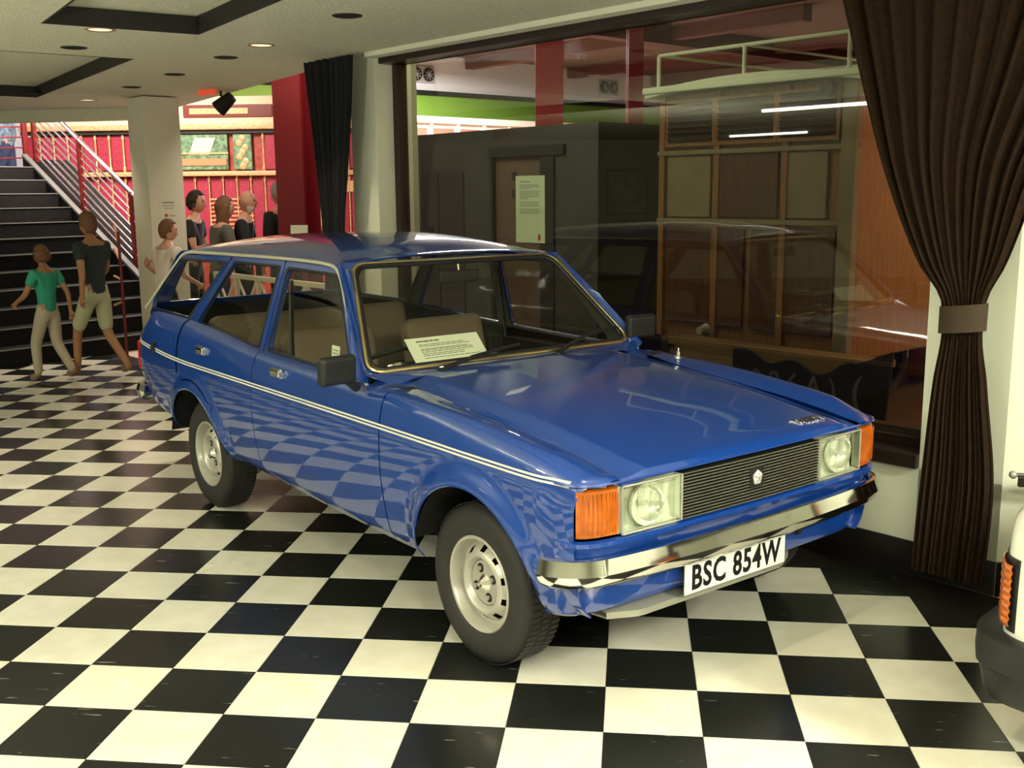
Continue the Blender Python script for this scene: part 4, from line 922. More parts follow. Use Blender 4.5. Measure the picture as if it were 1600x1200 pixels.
struct('floor_platform', MB().poly([fw(-3.3, .55, .0), fw(.95, .55, .0), fw(.95, 5.2, .0), fw(-3.3, 5.2, .0)], (0, 0, .06)), mat('platform_brown', (.05, .03, .015), .5))
# orange mural wall right of the bus
mu = fthing('mural_panel', 'tall orange-brown painted wall panel beyond the right edge of the wooden bus', 'panel', -1.35, 4.3)
mm = mat('mural_orange', (.42, .13, .045), .6); nt2 = mm.node_tree
n1 = nt2.nodes.new('ShaderNodeTexNoise'); n1.inputs['Scale'].default_value = 1.6; n1.inputs['Detail'].default_value = 6; tc1 = nt2.nodes.new('ShaderNodeTexCoord'); rp = nt2.nodes.new('ShaderNodeValToRGB')
for e_, p_, c_ in zip(rp.color_ramp.elements, (.38, .62), ((.30, .07, .025, 1), (.50, .19, .08, 1))): e_.position = p_; e_.color = c_
nt2.links.new(tc1.outputs['Object'], n1.inputs['Vector']); nt2.links.new(n1.outputs['Fac'], rp.inputs[0]); nt2.links.new(rp.outputs[0], nt2.nodes['Principled BSDF'].inputs['Base Color'])
MB().b2((-.4, 0, 0), (3.2, .08, 3.3)).build('board', mm, mu, bevel=.01)
MB().b2((1.15, -.01, .9), (1.22, .001, 1.75)).b2((1.12, -.01, 1.6), (1.28, .001, 1.78)).build('pale_figure', mat('pale_paint', (.60, .42, .28), .6), mu, bevel=.02)
for z in (.5, 1.15, 1.9): MB().b2((-.4, -.02, z), (3.2, .001, z+.03)).build('moulding', bpy.data.materials['mural_orange'], mu)

# ================================================================== FAIRGROUND ORGAN
RC = mat('organ_crimson', (.36, .030, .060), .55, noise=(20, .2)); GD = mat('organ_gold', (.66, .40, .20), .45, .1, noise=(40, .35)); RD = mat('organ_red', (.38, .06, .04), .45, noise=(15, .3)); GRN = mat('organ_green', (.14, .26, .14), .5, noise=(22, .6)); OC = mat('organ_cream', (.85, .62, .42), .6)
og = thing('fairground_organ', 'ornate crimson and gold fairground organ front beyond the columns', 'organ', (-4.43, 12.05, 0), math.radians(3.5))
MB().b2((-4.2, .05, 0), (.9, 1.0, 2.60)).build('case', RD, og)
MB().b2((-4.3, -.02, 2.62), (1.0, 1.0, 3.02)).build('canopy', OC, og, bevel=.02)
MB().b2((-4.3, -.12, 2.55), (1.0, .1, 2.63)).build('cornice', GD, og, bevel=.015); MB().b2((-4.3, -.10, 1.90), (.6, .08, 1.97)).build('cornice', GD, og, bevel=.015)
MB().b2((-4.3, -.06, 2.50), (1.0, .06, 2.55)).build('dark_line', MAT['booth'], og)
for (za, zb) in ((1.97, 2.50), (.75, 1.90)):
    for k in range(24):
        x = -4.25+k*.205
        if za > 1.9 and -2.05 < x < -.86: continue
        MB().b2((x+.02, .0, za+.02), (x+.185, .05, zb-.02)).build('curtain_panel', RC, og, bevel=.012)
        MB().lathe([(.014, za), (.022, za+.02), (.022, za+.06), (.012, za+.08), (.012, zb-.08), (.024, zb-.05), (.014, zb)], 8, Matrix.Translation((x, -.01, 0))).build('pilaster', GD, og)
pn = MB().b2((-2.02, -.03, 1.99), (-1.28, .03, 2.49)).build('picture_panel', GRN, og, bevel=.01)
MB().poly([(-1.85, -.04, 2.20), (-1.55, -.04, 2.20), (-1.45, -.04, 2.44), (-1.75, -.04, 2.44)], (0, .008, 0)).build('painted_lamp', mat('painted_cream', (.9, .75, .5), .5), pn); MB().b2((-2.0, -.045, 2.05), (-1.3, -.03, 2.15)).build('painted_ground', mat('painted_tan', (.45, .25, .12), .5), pn)
MB().b2((-2.03, -.05, 2.21), (-1.27, -.03, 2.235)).build('gold_bar', GD, pn)
p2 = MB().b2((-1.20, -.03, 1.99), (-.93, .03, 2.49)).build('picture_panel', GRN, og, bevel=.01)
mb = MB()
for k in range(7): mb.lathe([(0, .01), (.035, .006), (.05, 0)], 10, frame_mat((-1.065+.05*math.sin(k*2.1), -.035, 2.04+k*.065), (1, 0, 0), (0, 0, 1)))
mb.build('gilt_scroll', GD, p2)
for z in (1.56, 1.50, 1.44, 1.38, 1.32, 1.26, 1.20, 1.14): MB().b2((-1.6, -.015, z), (-.95, .0, z+.022)).build('key_row', GD, og)
MB().lathe([(.0, .06), (.12, .05), (.17, .08), (.24, .03), (.26, 0)], 32, frame_mat((.18, -.01, 2.24), (1, 0, 0), (0, 0, 1))).build('gilt_medallion', GD, og)
MB().lathe([(.0, .06), (.12, .05), (.17, .08), (.24, .03), (.26, 0)], 32, frame_mat((.10, -.01, 1.36), (1, 0, 0), (0, 0, 1))).build('gilt_medallion', GD, og)
MB().b2((-.05, -.02, 1.66), (.6, .03, 1.82)).build('gilt_frieze', GD, og, bevel=.01)
MB().b2((-1.9, -.04, 2.72), (-.6, -.01, 2.90)).build('name_board', mat('sign_brown', (.16, .03, .02), .5), og, bevel=.02)
MB().b2((-1.8, -.05, 2.77), (-.95, -.042, 2.85)).build('gilt_pattern', GD, og)
MB().b2((-4.3, -.5, 0), (.8, .05, .75)).build('stage', RD, og, bevel=.02)
# low white lattice barrier seen through the car's side glass
lb = thing('lattice_barrier', 'low white lattice barrier between the columns seen through the car windows', 'barrier', fw(-6.2, .12), FROT)
WHT = mat('barrier_white', (.70, .60, .46), .5)
MB().b2((0, -.02, .92), (2.4, .02, .96)).b2((0, -.02, .45), (2.4, .02, .49)).build('rail', WHT, lb, bevel=.004)
for k in range(7):
    x = k*.395; MB().b2((x, -.018, .0), (x+.035, .018, .94)).build('post', WHT, lb, bevel=.003)
    if k < 6:
        MB().tube([(x+.03, 0, .48), (x+.39, 0, .93)], .012, 6).build('brace', WHT, lb); MB().tube([(x+.03, 0, .93), (x+.39, 0, .48)], .012, 6).build('brace', WHT, lb)
# table with card near the curtain
tb_ = thing('side_table', 'small dark table behind the car beside the black curtain', 'table', fw(-6.0, .85), FROT)
MB().b2((-.4, -.25, 1.06), (.4, .25, 1.10)).build('table_top', MAT['dark'], tb_, bevel=.005)
for x in (-.36, .36):
    for y in (-.21, .21): MB().b2((x-.02, y-.02, 0), (x+.02, y+.02, 1.06)).build('leg', MAT['dark'], tb_)
cd = thing('table_card', 'upright white card on the dark table by the black curtain', 'card', fw(-5.86, .80, 1.10), FROT+.6)
MB().box((0, 0, .13), (.17, .004, .26), Matrix.Rotation(-.08, 3, 'X')).build('sheet', MAT['paper'], cd); MB().b2((-.08, -.02, 0), (.08, .05, .008)).build('stand', MAT['paper'], cd)

# ================================================================== STAIRS
bd1 = Vector((.545, .838, 0)); bd2 = Vector((-.838, .545, 0)); so = Vector((-6.0, 6.47, 0)); srot = math.atan2(.838, .545)
st = thing('staircase', 'wide black staircase with thin grey nosings rising behind the car', 'stairs', so, srot)
NS = 12; RI, TR = .167, .28       # local x along the steps, local y up the flight
for k in range(NS):
    o = MB().b2((-3.2, k*TR, k*RI), (2.05, (k+1)*TR+(.02 if k < NS-1 else 0), (k+1)*RI)).build('step', MAT['step'], st, bevel=.003)
    MB().b2((-3.2, k*TR-.008, (k+1)*RI-.008), (2.05, k*TR+.012, (k+1)*RI+.003)).build('nosing', MAT['nosing'], o, bevel=.002)
MB().b2((-3.2, NS*TR, 1.85), (2.6, NS*TR+1.1, 2.005)).build('landing', MAT['step'], st)
MB().poly([(2.05, -.12, 0), (2.05, -.12, .16), (2.05, NS*TR, NS*RI+.16), (2.05, NS*TR, 0)], (.06, 0, 0)).build('stringer', MAT['step'], st)
MB().poly([(2.045, -.12, .14), (2.045, -.12, .17), (2.045, NS*TR, NS*RI+.17), (2.045, NS*TR, NS*RI+.14)], (.07, 0, 0)).build('stringer_edge', MAT['nosing'], st)
MB().poly([(2.11, -.12, 0), (2.11, -.12, .10), (2.11, NS*TR, NS*RI+.10), (2.11, NS*TR, 0)], (.55, 0, 0)).build('side_plinth', MAT['step'], st)
rl = thing('stair_railing', 'slanting stair railing of steel tubes on red posts beside the black stairs', 'railing', so, srot)
sl = RI/TR
MB().tube([(2.22, .0, .98), (2.22, NS*TR, .98+NS*RI)], .028, 10).build('handrail', MAT['steel'], rl)
for k in range(8):
    z0 = .86-k*.098; MB().tube([(2.22, .0, z0), (2.22, NS*TR, z0+NS*RI)], .011, 8).build('rail_tube', MAT['steel'], rl)
for y in (.05, 1.15, 2.25, 3.34): MB().b2((2.195, y-.03, y*sl+.0), (2.245, y+.03, y*sl+1.0)).build('post', MAT['rail_red'], rl, bevel=.004)
lr = thing('landing_railing', 'red landing railing with thin horizontal bars at the top of the stairs', 'railing', so+bd2*(NS*TR+.1)+Vector((0, 0, 2.0)), srot)
for x in (1.48, 2.15): MB().b2((x-.03, -.03, 0), (x+.03, .03, 1.05)).build('post', MAT['rail_red'], lr, bevel=.004)
for k in range(8): MB().tube([(1.48, 0, .10+k*.13), (1.80, -.0, .10+k*.13+(.015)), (2.15, 0, .10+k*.13+.03)], .009, 6).build('bar', MAT['rail_red'], lr)
fd = thing('basket_frame', 'small orange wire rack sticking out beside the cream column', 'rack', fw(-7.45, -.25, 0), FROT)
for k, z in enumerate((.62, .84, 1.04, 1.20)): MB().tube([(-.02, 0, z), (-.28+.05*k, .02, z-.05+.07*k)], .012, 6).build('hook', mat('orange_wire', (.75, .35, .18), .4) if k == 0 else bpy.data.materials['orange_wire'], fd)
MB().tube([(0, 0, 0), (0, 0, 1.3)], .015, 8).build('post', MAT['rail_red'], fd)
# notice on the cream column
cn = thing('column_notice', 'pale notice with two red dots fixed to the cream column', 'notice')
sheet(cn, frame_mat(fw(-7.126, .13, 1.45), FY, (0, 0, 1)), .17, .30, [(.40, -.35, .35, .04), (.30, -.35, .35, .02), (.22, -.25, .3, .02), (-.02, .0, .35, .03), (-.28, .0, .35, .03)], MAT['column'])
for dz, c in ((-.0, (.45, .05, .04)), (-.08, (.6, .16, .08))):
    q = MB().lathe([(0, .002), (.016, .002)], 16).build('red_dot', mat('dot', c, .5), cn); q.data.transform(frame_mat(fw(-7.123, .10, 1.45+dz), FY, (0, 0, 1)))

# ================================================================== THE WHITE CAR AT THE RIGHT EDGE
wc = thing('white_car', 'white car corner with ribbed amber lamp and black bumper at the right edge', 'car', (1.105+.697*.74, -.04+.717*.74, 0), math.atan2(.697, -.717))
WP = MAT['whitecar']; XS = [0.0, -.03, -.10, -.30, -.6, -1.0, -1.4, -2.0, -2.8, -3.4, -3.62]
WS = {0.0: [(.64, .34), (.66, .40), (.665, .50), (.66, .60), (.645, .68), (.61, .715), (.50, .73), (.25, .74), (0, .74)], -.03: [(.67, .30), (.712, .36), (.718, .48), (.712, .62), (.70, .71), (.66, .755), (.52, .77), (.25, .78), (0, .78)], -.10: [(.69, .26), (.742, .34), (.748, .48), (.745, .64), (.732, .75), (.68, .79), (.52, .80), (.25, .81), (0, .81)],
 -.30: [(.70, .24), (.755, .32), (.765, .48), (.765, .64), (.75, .76), (.69, .80), (.52, .815), (.25, .825), (0, .825)], -.6: [(.70, .24), (.76, .32), (.775, .48), (.775, .66), (.76, .80), (.70, .84), (.52, .855), (.25, .865), (0, .865)], -1.0: [(.70, .24), (.76, .32), (.78, .48), (.78, .68), (.765, .83), (.71, .88), (.52, .90), (.25, .91), (0, .91)], -3.4: [(.68, .26), (.74, .34), (.76, .48), (.76, .66), (.745, .80), (.69, .86), (.52, .87), (.25, .88), (0, .88)], -3.62: [(.62, .34), (.66, .40), (.68, .50), (.67, .62), (.65, .74), (.60, .78), (.48, .80), (.25, .80), (0, .80)]}
WS[-1.4] = WS[-1.0]; WS[-2.0] = WS[-1.0]; WS[-2.8] = WS[-1.0]
wf_ = pchip(sorted(XS), [np.array(WS[x]).ravel() for x in sorted(XS)]); rows = []
for x in list(np.linspace(0, -.12, 12))+list(np.linspace(-.16, -3.5, 60))+[-3.56, -3.62]:
    P = catmull(wf_(x).reshape(-1, 2), 30); z0 = -9
    for cx in (-.72, -2.95):
        if abs(x-cx) < .34: z0 = max(z0, .27+math.sqrt(.34**2-(x-cx)**2))
    P = [(p[0], max(p[1], z0)) for p in P]
    rows.append([Vector((x, -p[0], p[1])) for p in P]+[Vector((x, p[0], p[1])) for p in P[::-1][1:]])
MB().grid(rows).build('body', WP, wc, smooth=50, solid=.006)
front = [Vector((.0, y*.995, 0)) for y in np.linspace(-.62, .62, 20)]
MB().grid([[Vector((.004, p.y, z)) for z in (.34, .5, .64)] for p in front]).build('nose_panel', WP, wc)
cab = [[(-1.15, .70, .90), (-1.75, .56, 1.32), (-3.0, .56, 1.33), (-3.5, .68, .90)]]
mb = MB(); A_ = [Vector((-1.10, .70, .89)), Vector((-1.75, .55, 1.33)), Vector((-2.95, .55, 1.34)), Vector((-3.5, .68, .88))]
for sd in (-1, 1): mb.add([Vector((p.x, p.y*sd, p.z)) for p in A_], [(0, 1, 2, 3)])
mb.add([Vector((A_[0].x, A_[0].y*s_, A_[0].z)) for s_ in (-1, 1)]+[Vector((A_[1].x, A_[1].y*s_, A_[1].z)) for s_ in (1, -1)], [(0, 1, 2, 3)]).add([Vector((A_[3].x, A_[3].y*s_, A_[3].z)) for s_ in (-1, 1)]+[Vector((A_[2].x, A_[2].y*s_, A_[2].z)) for s_ in (1, -1)], [(0, 1, 2, 3)])
mb.build('glasshouse', bpy.data.materials['dark_glass'], wc, smooth=0); MB().b2((-3.0, -.56, 1.33), (-1.72, .56, 1.37)).build('roof', WP, wc, bevel=.02)
for sd in (-1, 1):
    for k in range(3):
        a, b = [(A_[0], A_[1]), ((A_[0]+A_[3])/2+Vector((.1, 0, 0)), (A_[1]+A_[2])/2), (A_[3], A_[2])][k]
        MB().tube([Vector((a.x, a.y*sd, a.z)), Vector((b.x, b.y*sd, b.z+.01))], .022, 8).build('pillar', WP, wc)
    # wrap-round ribbed amber lamp in a black surround
    LP = [(-.066, .749), (-.04, .737), (-.012, .70), (.010, .655), (.014, .60)]
    fr = MB().grid([[Vector((x-.004, sd*(y-.006), z)) for z in (.408, .415, .615, .622)] for x, y in catmull(LP, 16)]).build('lamp_surround', MAT['black'], wc, solid=.008)
    rows = []
    for z in np.linspace(.425, .605, 57):
        o = .0035*abs(math.sin((z-.425)/.18*PI*8)); rows.append([Vector((x+o*.8+.002, sd*(y+o+.002), z)) for x, y in catmull([(-.056, .7465), (-.034, .735), (-.010, .70), (.012, .655), (.016, .61)], 16)])
    MB().grid(rows).build('amber_lamp', MAT['amber'], fr, smooth=20, solid=.003)
    MB().b2((-.02, sd*.30, .44), (.02, sd*.58, .64)).build('headlamp', MAT['lens'], wc, bevel=.02)
bpth = [(-.42, -.80), (-.15, -.80), (-.02, -.785), (.05, -.72), (.085, -.55), (.10, 0)]; bpth = bpth+[(x, -y) for x, y in bpth[::-1][1:]]
rows = []; PP = catmull(bpth, 70)
for i, p in enumerate(PP):
    tt = PP[min(i+1, 69)]-PP[max(i-1, 0)]; nn = np.array([tt[1], -tt[0]])/np.linalg.norm(tt)
    rows.append([Vector((p[0]+nn[0]*o, p[1]+nn[1]*o, z)) for o, z in ((-.08, .395), (-.02, .395), (-.002, .385), (.0, .34), (-.004, .30), (-.012, .292), (-.028, .22), (-.04, .195), (-.08, .19))])
MB().grid(rows).build('bumper', MAT['plastic'], wc, smooth=30, solid=.006)
MB().b2((-3.5, -.66, .16), (-.10, .66, .26)).build('floor_pan', MAT['dark'], wc)
for cx in (-.72, -2.95):
    for sd in (-1, 1):
        my = frame_mat((cx, sd*.67, .275), (1, 0, 0), (0, 0, 1)) if sd < 0 else frame_mat((cx, sd*.67, .275), (-1, 0, 0), (0, 0, 1))
        wl = MB().lathe([(.0, .03), (.06, .05), (.12, .03), (.16, .05), (.165, .06)], 40, my).build('wheel', MAT['silver'], wc)
        MB().lathe([(.165, -.07), (.25, -.08), (.272, -.05), (.275, 0), (.272, .05), (.25, .08), (.165, .06)], 48, my).build('tyre', MAT['rubber'], wl)
# bracket standing off the right wall
wb = thing('rope_bracket', 'small dark bracket with a grey ball end on the cream wall above the white car', 'bracket', (1.545, 1.235, .545), math.radians(5))
MB().tube([(0, -.115, .004), (.10, -.115, 0), (.32, -.115, -.01)], .008, 8).build('bar', MAT['dark_frame'], wb); MB().lathe([(.016*math.sin(a), -.016*math.cos(a)) for a in np.linspace(0, PI, 10)], 16, Matrix.Translation((-.004, -.115, .004))).build('ball_end', MAT['greysteel'], wb)
MB().b2((.022, -.118, -.045), (.34, -.10, -.008)).build('plate', MAT['dark_frame'], wb); MB().tube([(.20, -.11, -.02), (.20, .01, -.02)], .01, 8).build('stand_off', MAT['dark_frame'], wb)

# ================================================================== PEOPLE
def skinned(nodes, edges, sub=2, root=0):
    me = bpy.data.meshes.new('sk'); me.from_pydata([n[0] for n in nodes], edges, []); o = bpy.data.objects.new('sk', me); C.objects.link(o)
    md = o.modifiers.new('skin', 'SKIN'); sl = me.skin_vertices[0].data
    for i, n in enumerate(nodes): sl[i].radius = (n[1], n[2] if len(n) > 2 else n[1]); sl[i].use_root = (i == root)
    md.use_smooth_shade = True
    s2 = o.modifiers.new('s', 'SUBSURF'); s2.levels = sub; s2.render_levels = sub
    bpy.context.view_layer.update(); r_ = bpy.data.meshes.new_from_object(o.evaluated_get(bpy.context.evaluated_depsgraph_get())); bpy.data.objects.remove(o)
    for f in r_.polygons: f.use_smooth = True
    return r_
def mesh_obj(name, me, m, parent):
    me.materials.clear(); me.materials.append(m); o = bpy.data.objects.new(name, me); C.objects.link(o); o.parent = parent; return o
def cloth_mat(name, c, noise=None): return bpy.data.materials.get(name) or mat(name, c, .85, noise=noise, bump=(25, .35, .01))
def person(label, loc, rz, H, top, bottom, hair, hairlen=0, arms=None, legs=None, lean=0, beard=None, sleeves=1, short=False, shoes=(.02, .018, .016), head_turn=0, slim=1.0, skinm=None, group=None):
    t = thing('person', label, 'person', loc, rz, group); k = H/1.75; SK = skinm or MAT['skin']
    V3 = lambda p: Vector(p)*k
    arms = arms or {}; legs = legs or {}
    ly = lambda z: lean*max(0, z-.95)
    J = dict(pel=(0, 0, .96), wai=(0, ly(1.10), 1.10), che=(0, ly(1.30), 1.30), upc=(0, ly(1.42), 1.42), nek=(0, .01+ly(1.50), 1.50), hd0=(0, .025+ly(1.56), 1.565))
    for s_, n in ((-1, 'L'), (1, 'R')):
        J['sh'+n] = (s_*.175*slim, ly(1.42), 1.42); J['el'+n] = arms.get('el'+n, (s_*.235, -.03+ly(1.15), 1.13)); J['wr'+n] = arms.get('wr'+n, (s_*.25, .05, .90)); 
        e, w_ = Vector(J['el'+n]), Vector(J['wr'+n]); J['ha'+n] = tuple(w_+(w_-e).normalized()*.075)
        J['hip'+n] = (s_*.085, 0, .90); J['kn'+n] = legs.get('kn'+n, (s_*.10, .01, .50)); J['an'+n] = legs.get('an'+n, (s_*.11, -.02, .085))
        a = Vector(J['an'+n]); J['to'+n] = (a.x+s_*.02, a.y+.13, max(.035, a.z-.045))
    J['hem'] = (0, 0, .89)
    R = dict(pel=.125, wai=.112, che=.125, upc=.11, nek=.052, hd0=.055, sh=.055, el=.038, wr=.026, ha=.030, hip=.085, kn=.055, an=.038, to=.030, hem=.128)
    nodes = []; idx = {}
    for n, p in J.items():
        if n == 'hem': continue
        r = R.get(n) or R[n[:-1]]; ry = r*.72 if n in ('pel', 'wai', 'che', 'upc') else r; idx[n] = len(nodes); nodes.append((V3(p), r*k*(slim if n in ('pel', 'wai', 'che', 'upc') else 1), ry*k))
    E_ = [('pel', 'wai'), ('wai', 'che'), ('che', 'upc'), ('upc', 'nek'), ('nek', 'hd0')]
    for n in 'LR': E_ += [('upc', 'sh'+n), ('sh'+n, 'el'+n), ('el'+n, 'wr'+n), ('wr'+n, 'ha'+n), ('pel', 'hip'+n), ('hip'+n, 'kn'+n), ('kn'+n, 'an'+n), ('an'+n, 'to'+n)]
    ed = [(idx[a], idx[b]) for a, b in E_]
    for s_, n in ((-1, 'L'), (1, 'R')):     # five fingers each
        h = Vector(J['ha'+n]); d_ = (h-Vector(J['wr'+n])).normalized(); side = d_.cross(Vector((1, 0, 0))).normalized() if abs(d_.x) < .8 else Vector((0, 1, 0)); cur = d_.cross(side)
        for q, (off, ln) in enumerate(((-.030, .052), (-.011, .062), (.009, .066), (.028, .058), (.040, .038))):
            base = h+side*off+d_*(.01 if q < 4 else -.025); m1 = base+d_*ln*.6+(side*.025 if q == 4 else cur*.006*s_); m2 = m1+d_*ln*.45+cur*.014*s_
            a = len(nodes); nodes += [(V3(m1), .0085*k, .0085*k), (V3(m2), .007*k, .007*k)]; ed += [(idx['ha'+n], a), (a, a+1)]
    bme = skinned(nodes, ed, 1, idx['pel'])
    # head with face, joined to the same mesh
    bm = bmesh.new(); bm.from_mesh(bme); hc = V3(J['hd0'])+Vector((0, .012, .085))*k; rot = Matrix.Rotation(head_turn, 3, 'Z')
    g = bmesh.ops.create_uvsphere(bm, u_segments=24, v_segments=18, radius=1)
    for v in g['verts']:
        x, y, z = v.co; sx = .074*(1-.18*max(0, -z)); sy = .094; sz = .118
        yy = y*sy
        if y > 0:
            yy += .016*math.exp(-((x/.14)**2+((z+.12)/.22)**2))      # nose
            yy -= .007*(math.exp(-(((x-.38)/.18)**2+((z-.08)/.12)**2))+math.exp(-(((x+.38)/.18)**2+((z-.08)/.12)**2)))  # sockets
            yy += .006*math.exp(-((x/.3)**2+((z+.50)/.10)**2))        # lips
            yy += .010*math.exp(-((x/.35)**2+((z+.85)/.18)**2))       # chin
        v.co = hc + rot @ Vector((x*sx, yy, z*sz))*k
    for s_ in (-1, 1):
        g = bmesh.ops.create_uvsphere(bm, u_segments=8, v_segments=6, radius=1)
        for v in g['verts']: v.co = hc + rot @ Vector((s_*.076+v.co.x*.010, -.004+v.co.y*.020, -.004+v.co.z*.032))*k
    bm.to_mesh(bme); bm.free()
    for f in bme.polygons: f.use_smooth = True
    body = mesh_obj('body', bme, SK, t)
    mb = MB()
    for s_ in (-1, 1): mb.lathe([(.011*math.sin(a), -.011*math.cos(a)) for a in np.linspace(0, PI, 7)], 10, Matrix.Translation(hc+rot @ Vector((s_*.029, .078, .010))*k))
    mb.build('eyes', cloth_mat('eye_dark', (.03, .02, .015)), t)
    MB().box(hc+rot @ Vector((0, .098, -.058))*k, (.042*k, .008*k, .009*k), rot).build('mouth', cloth_mat('mouth_red', (.35, .10, .08)), t, bevel=.003)
    # clothes
    def sub(names, extra, edges, root, name, m, lv=2):
        nn = []; ix = {}
        for n in names:
            r = (R.get(n) or R[n[:-1]]); ix[n] = len(nn); rr = (r+extra)*k; core = n in ('pel', 'wai', 'che', 'upc', 'hem'); rr = .098*k if (n in ('pel', 'wai') and 'hipL' in names) else rr; nn.append((V3(J[n]), rr*(slim if core else 1), rr*(.74 if core else 1)))
        return mesh_obj(name, skinned(nn, [(ix[a], ix[b]) for a, b in edges], lv, ix[root]), m, t)
    tn = ['hem', 'pel', 'wai', 'che', 'upc', 'shL', 'shR', 'elL', 'elR']+(['wrL', 'wrR'] if sleeves == 1 else [])
    te = [('hem', 'pel'), ('pel', 'wai'), ('wai', 'che'), ('che', 'upc'), ('upc', 'shL'), ('upc', 'shR'), ('shL', 'elL'), ('shR', 'elR')]+([('elL', 'wrL'), ('elR', 'wrR')] if sleeves == 1 else [])
    if sleeves != 1:
        for n in 'LR': J['el'+n+'_'] = J['el'+n]; J['el'+n] = tuple(Vector(J['sh'+n]).lerp(Vector(J['el'+n]), .62))
    sh = sub(tn, .020, te, 'che', 'shirt', top)
    if sleeves != 1:
        for n in 'LR': J['el'+n] = J['el'+n+'_']
    ln = ['wai', 'pel', 'hipL', 'hipR', 'knL', 'knR']+([] if short else ['anL', 'anR'])
    le = [('wai', 'pel'), ('pel', 'hipL'), ('pel', 'hipR'), ('hipL', 'knL'), ('hipR', 'knR')]+([] if short else [('knL', 'anL'), ('knR', 'anR')])
    sub(ln, .016, le, 'pel', 'shorts' if short else 'trousers', bottom)
    for n in 'LR': sub(['an'+n, 'to'+n], .012, [('an'+n, 'to'+n)], 'an'+n, 'shoe', cloth_mat('shoe_%d' % int(shoes[0]*1000), shoes), 1)
    # hair
    if hair:
        bm = bmesh.new(); g = bmesh.ops.create_uvsphere(bm, u_segments=28, v_segments=20, radius=1); rnd = random.Random(int(H*1000)); dl = []
        for v in g['verts']:
            x, y, z = v.co; keep = z > .30-(.55 if y < .25 else 0)-(.5 if y < -.2 else 0) and not (y > .55 and z < .55)
            if not keep: dl.append(v); continue
            n_ = 1.10+.05*rnd.random(); zz = z*.118*n_
            v.co = hc+rot @ Vector((x*.080*n_, y*.100*n_-.004, zz+.004))*k
        bmesh.ops.delete(bm, geom=dl, context='VERTS')
        if hairlen:
            rows = []
            for a in np.linspace(PI*.98, PI*2.02, 16):
                r = []
                for q in range(7):
                    w_ = 1.12+.10*math.sin(q*1.3+a*3)+.04*rnd.random(); r.append(bm.verts.new(hc+rot @ Vector((math.cos(a)*.082*w_, math.sin(a)*.098*w_, .05-q*hairlen/6))*k))
                rows.append(r)
            for i in range(15):
                for j in range(6): bm.faces.new((rows[i][j], rows[i+1][j], rows[i+1][j+1], rows[i][j+1]))
        me = bpy.data.meshes.new('hair'); bmesh.ops.recalc_face_normals(bm, faces=bm.faces); bm.to_mesh(me); bm.free()
        for f in me.polygons: f.use_smooth = True
        h = mesh_obj('hair', me, hair, t); md = h.modifiers.new('s', 'SOLIDIFY'); md.thickness = .012
    if beard:
        bm = bmesh.new(); g = bmesh.ops.create_uvsphere(bm, u_segments=20, v_segments=14, radius=1); dl = []
        for v in g['verts']:
            x, y, z = v.co
            if z > -.30 or y < -.1 or (abs(x) < .35 and -.66 < z < -.36 and y > .5): dl.append(v); continue
            v.co = hc+rot @ Vector((x*.078, y*.106+.004, z*.132))*k
        bmesh.ops.delete(bm, geom=dl, context='VERTS'); me = bpy.data.meshes.new('beard'); bm.to_mesh(me); bm.free(); h = mesh_obj('beard', me, beard, t); md = h.modifiers.new('s', 'SOLIDIFY'); md.thickness = .01
    return t, k, hc
cB = cloth_mat('black_cloth', (.012, .012, .013)); cD = cloth_mat('dark_trousers', (.02, .02, .025)); satin = mat('satin_shirt', (.70, .58, .50), .35, bump=(9, .8, .02))
person('boy with brown hair in a shiny pale shirt standing by the cream column', (-4.20, 6.30, 0), math.radians(-28), 1.40, satin, cB, MAT['hair_brown'], 0, arms=dict(elL=(-.36, .02, 1.26), wrL=(-.40, .22, 1.12), elR=(.27, .05, 1.15), wrR=(.24, .25, 1.05)), lean=.10, sleeves=0, head_turn=-.5)
person('person with short dark hair in a dark top right beside the cream column', (-4.52, 7.70, 0), math.radians(-85), 1.66, cB, cB, MAT['hair_dark'], .10, arms=dict(elR=(.22, .10, 1.14), wrR=(.10, .30, 1.20), elL=(-.23, .08, 1.13), wrL=(-.12, .28, 1.08)), sleeves=0, lean=.08)
person('person with long wavy brown hair in a grey-green jacket', (-4.10, 7.36, 0), math.radians(-50), 1.60, cloth_mat('jacket_green', (.10, .09, .075)), cD, MAT['hair_brown'], .30, arms=dict(elR=(.24, .10, 1.13), wrR=(.05, .32, 1.08), elL=(-.24, .08, 1.13), wrL=(-.05, .32, 1.06)), lean=.12)
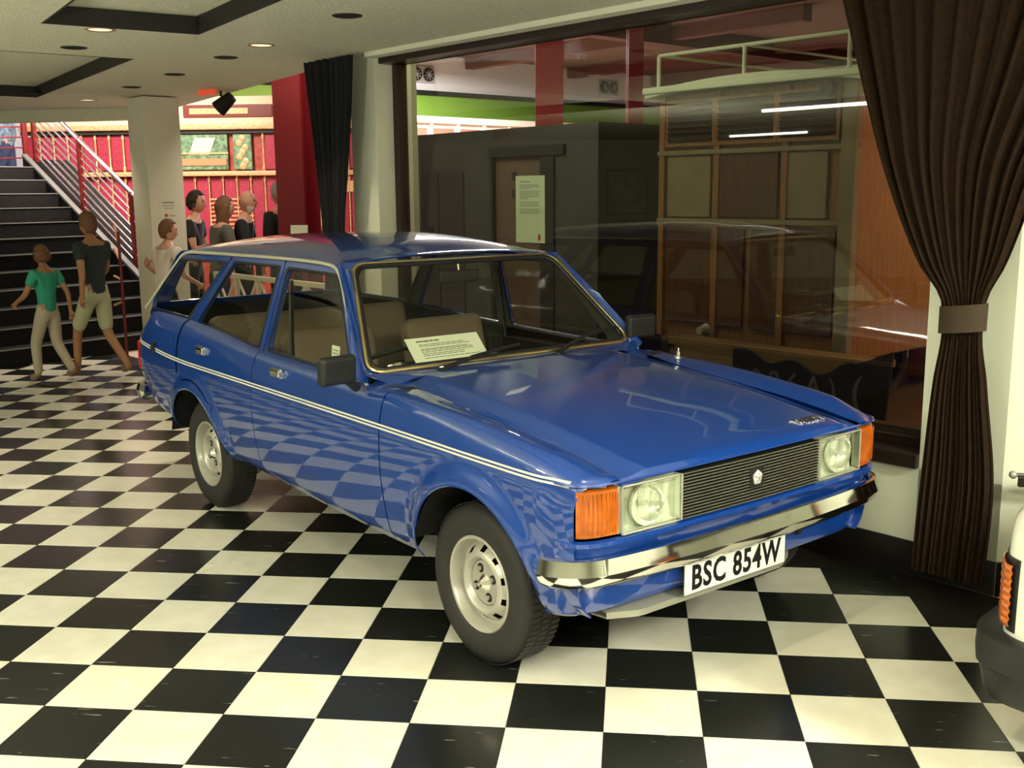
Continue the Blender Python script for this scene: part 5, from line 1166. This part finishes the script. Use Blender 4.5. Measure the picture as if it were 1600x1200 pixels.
person('bald person with a white beard in a black sweater facing right', (-3.97, 7.72, 0), math.radians(-80), 1.66, cB, cD, None, 0, beard=cloth_mat('white_beard', (.75, .65, .58)), arms=dict(elR=(.24, .08, 1.13), wrR=(.06, .30, 1.05), elL=(-.24, .08, 1.13), wrL=(-.04, .30, 1.03)), lean=.06)
person('grey-haired person in black half hidden by the red column', (-3.66, 8.10, 0), math.radians(60), 1.74, cB, cD, MAT['hair_grey'], 0, arms=dict(elR=(.25, .04, 1.14), wrR=(.18, .28, 1.04)))
person('person in a blue checked shirt and jeans beyond the top of the stairs', (-8.72, 11.36, 1.50), math.radians(100), 1.58, mat('check_shirt', (.16, .24, .34), .8, noise=(16, .6)), cloth_mat('jeans', (.03, .05, .12)), MAT['hair_dark'], 0, legs=dict(knL=(-.12, .10, .50), anL=(-.13, .16, .09), knR=(.10, -.02, .50), anR=(.11, -.18, .10)))
kh = cloth_mat('khaki_shorts', (.42, .42, .26)); gr_ = cloth_mat('green_top', (.03, .30, .20)); tan = mat('tanned_skin', (.36, .17, .08), .6)
person('walking person in a dark shirt and khaki shorts in front of the stairs', (-4.70, 5.95, 0), math.radians(70), 1.48, cloth_mat('dark_shirt', (.018, .028, .028)), kh, MAT['hair_brown'], 0, sleeves=0, short=True, legs=dict(knL=(-.10, .20, .52), anL=(-.10, .24, .09), knR=(.10, -.02, .50), anR=(.11, -.30, .14)), arms=dict(elL=(-.26, -.12, 1.16), wrL=(-.26, -.10, .94), elR=(.25, .08, 1.15), wrR=(.24, .26, 1.02)), shoes=(.16, .10, .05), skinm=tan)
person('walking child in a green top and pale trousers left of the adult', (-5.08, 5.80, 0), math.radians(75), 1.20, gr_, cloth_mat('pale_trousers', (.42, .36, .26)), MAT['hair_brown'], .12, sleeves=0, legs=dict(knL=(-.09, .16, .50), anL=(-.10, .14, .09), knR=(.09, -.02, .50), anR=(.10, -.26, .13)), arms=dict(elL=(-.25, .10, 1.15), wrL=(-.22, .28, 1.05), elR=(.25, -.12, 1.15), wrR=(.25, -.14, .94)), shoes=(.20, .14, .10), skinm=tan)
